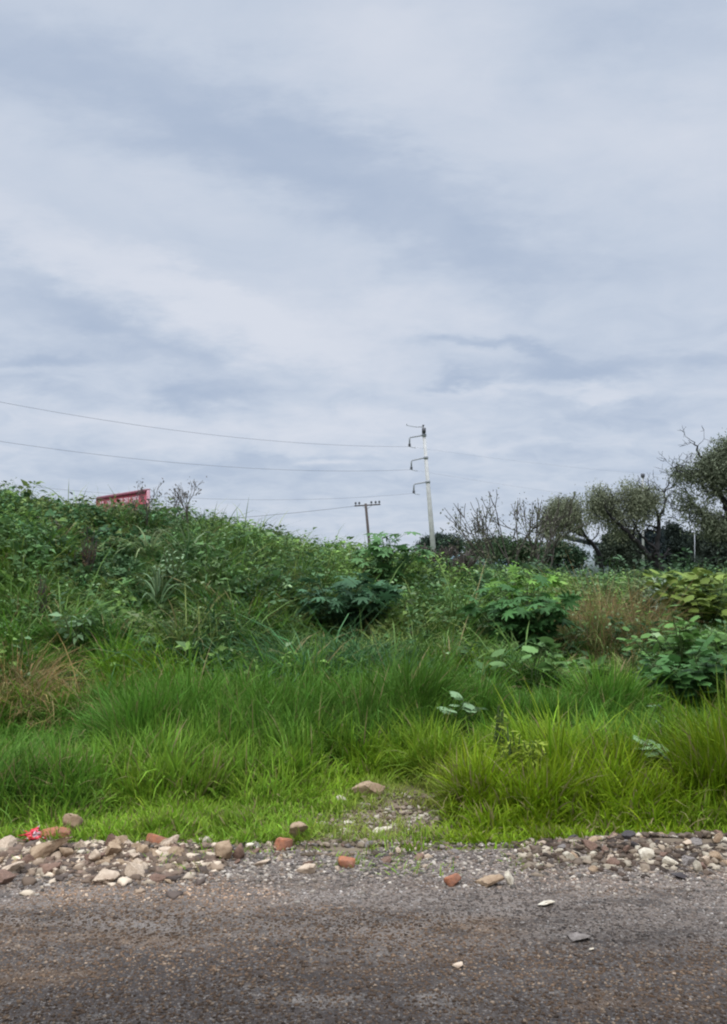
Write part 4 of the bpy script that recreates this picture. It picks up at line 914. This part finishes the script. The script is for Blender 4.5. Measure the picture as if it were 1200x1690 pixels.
def chips(n, xf, sz, colr, label, name='gravel', lift=.1, g=ICO1, damp_shade=False):
    x, y = xf(n); n = len(x); s = sz * (.45 + 1.2 * rng.random(n) ** 2.5); V0, F0 = g; nv = len(V0)
    sc = s[:, None] * np.stack([.7 + .6 * rng.random(n), .7 + .6 * rng.random(n), .35 + .4 * rng.random(n)], 1)
    J = 1 + rng.normal(0, .26, (n, nv, 1)); V = V0[None] * J * sc[:, None]
    a = rng.random(n) * 6.28; ca, sa = np.cos(a)[:, None], np.sin(a)[:, None]
    Vx = V[..., 0] * ca - V[..., 1] * sa; Vy = V[..., 0] * sa + V[..., 1] * ca
    zz = np.where(y < 5.02, road_z(x, y), terrain(x, y)) + s * lift
    V = np.stack([Vx + x[:, None], Vy + y[:, None], V[..., 2] + zz[:, None]], 2).reshape(-1, 3)
    Fc = (F0[None] + (np.arange(n) * nv)[:, None, None]).reshape(-1, 3)
    pal = np.array(colr); C = pal[rng.integers(0, len(pal), n)] * rng.normal(1, .2, (n, 1)).clip(.4, 1.6)
    if damp_shade: C = C * (.30 + 1.5 * fbm(x * 1.3, y * 3.2, 205))[:, None] * (1 + np.array([.26, .04, -.18]) * ss(fbm(x * .9, y * 2, 206), .45, .65)[:, None]) * np.interp(y + .7 * (fbm(x * .8, y * 2, 201) - .5), [3.2, 3.9, 4.7], [.42, .92, 1.6])[:, None]  # mottled wet patches, plus vehicle's shade painted into the chips nearest the camera
    return tag(mesh_np(name, V, Fc, M_chip, None, np.repeat(C, nv, axis=0)), label, 'gravel', kind='stuff')
M_chip = solid_mat('gravel_chips', (1, 1, 1), .9, .3, 30, 0, attr=True, spec=.15)
GR = [(.20, .165, .135), (.13, .11, .095), (.26, .215, .17), (.10, .085, .07), (.20, .15, .11), (.16, .13, .11), (.36, .31, .25)]
chips(125000, lambda n: (rng.uniform(-3.7, 3.7, n), 5.0 - 2.3 * rng.random(n) ** 1.0), .0054, [(.118, .092, .074), (.086, .067, .054), (.15, .120, .096), (.06, .049, .042), (.11, .084, .066), (.085, .069, .058), (.22, .195, .17), (.09, .073, .062)], 'fine grey gravel worn into the road surface', g=ICO0, lift=.05, damp_shade=True)
chips(13500, lambda n: (rng.uniform(-3.7, 3.7, n), rng.normal(4.80, .16, n).clip(4.1, 5.3)), .009, GR, 'loose gravel and crumbs along the road edge')
chips(4200, lambda n: (rng.uniform(-3.5, -.75, n), rng.normal(4.88, .14, n)), .022, [(.22, .16, .11), (.16, .11, .08), (.12, .085, .06), (.50, .40, .29), (.10, .075, .06)], 'pale stone rubble crumbs under the left rubble stones', 'rubble')
chips(3600, lambda n: (rng.uniform(.85, 3.5, n), rng.normal(4.93, .11, n)), .018, [(.10, .07, .05), (.06, .045, .035), (.22, .17, .12), (.08, .055, .04), (.12, .09, .065), (.36, .30, .22)], 'dusty grey rubble crumbs of the right-hand heap', 'rubble')
chips(1500, lambda n: (lambda yy: (.02 + .34 * (yy - 5.3) + rng.normal(0, .22, n), yy))(rng.normal(5.5, .35, n).clip(4.9, 6.6)), .014, [(.22, .17, .12), (.15, .11, .075), (.34, .29, .22), (.10, .075, .05), (.17, .13, .09)], 'tan crumbs strewn over the bare opening in the grass', 'rubble')

# crumpled red and white wrapper
M_wrap = None
m, T = new_mat('red_white_plastic'); tcd = T.n('TexCoord'); nn = T.noise(tcd.outputs['Object'], 22, 2, .5)
cc = T.mix(T.ramp(nn, .55, .60), (.62, .03, .05), (.75, .60, .62)); p = T.n('BsdfPrincipled'); T.l(cc, p.inputs['Base Color']); p.inputs['Roughness'].default_value = .25
o_ = T.n('OutputMaterial'); T.l(p.outputs[0], o_.inputs[0])
g = on_plane(57, 1384, .03); V = ICO3[0].copy(); r_ = np.random.default_rng(3)
for _ in range(26):
    n_ = r_.normal(0, 1, 3); n_ /= np.linalg.norm(n_); V = V * (1 + .10 * np.sin((V @ n_) * r_.uniform(4, 11) + r_.uniform(0, 6)))[:, None]
V = V / np.abs(V).max(0) * np.array([.095, .06, .055]); wr = mesh_np('plastic_wrapper', V, ICO3[1], m); wr.location = (g[0], g[1], gz(g[0], g[1]) + .045)
tag(wr, 'crumpled red and white plastic wrapper lying on the left rubble', 'wrapper')
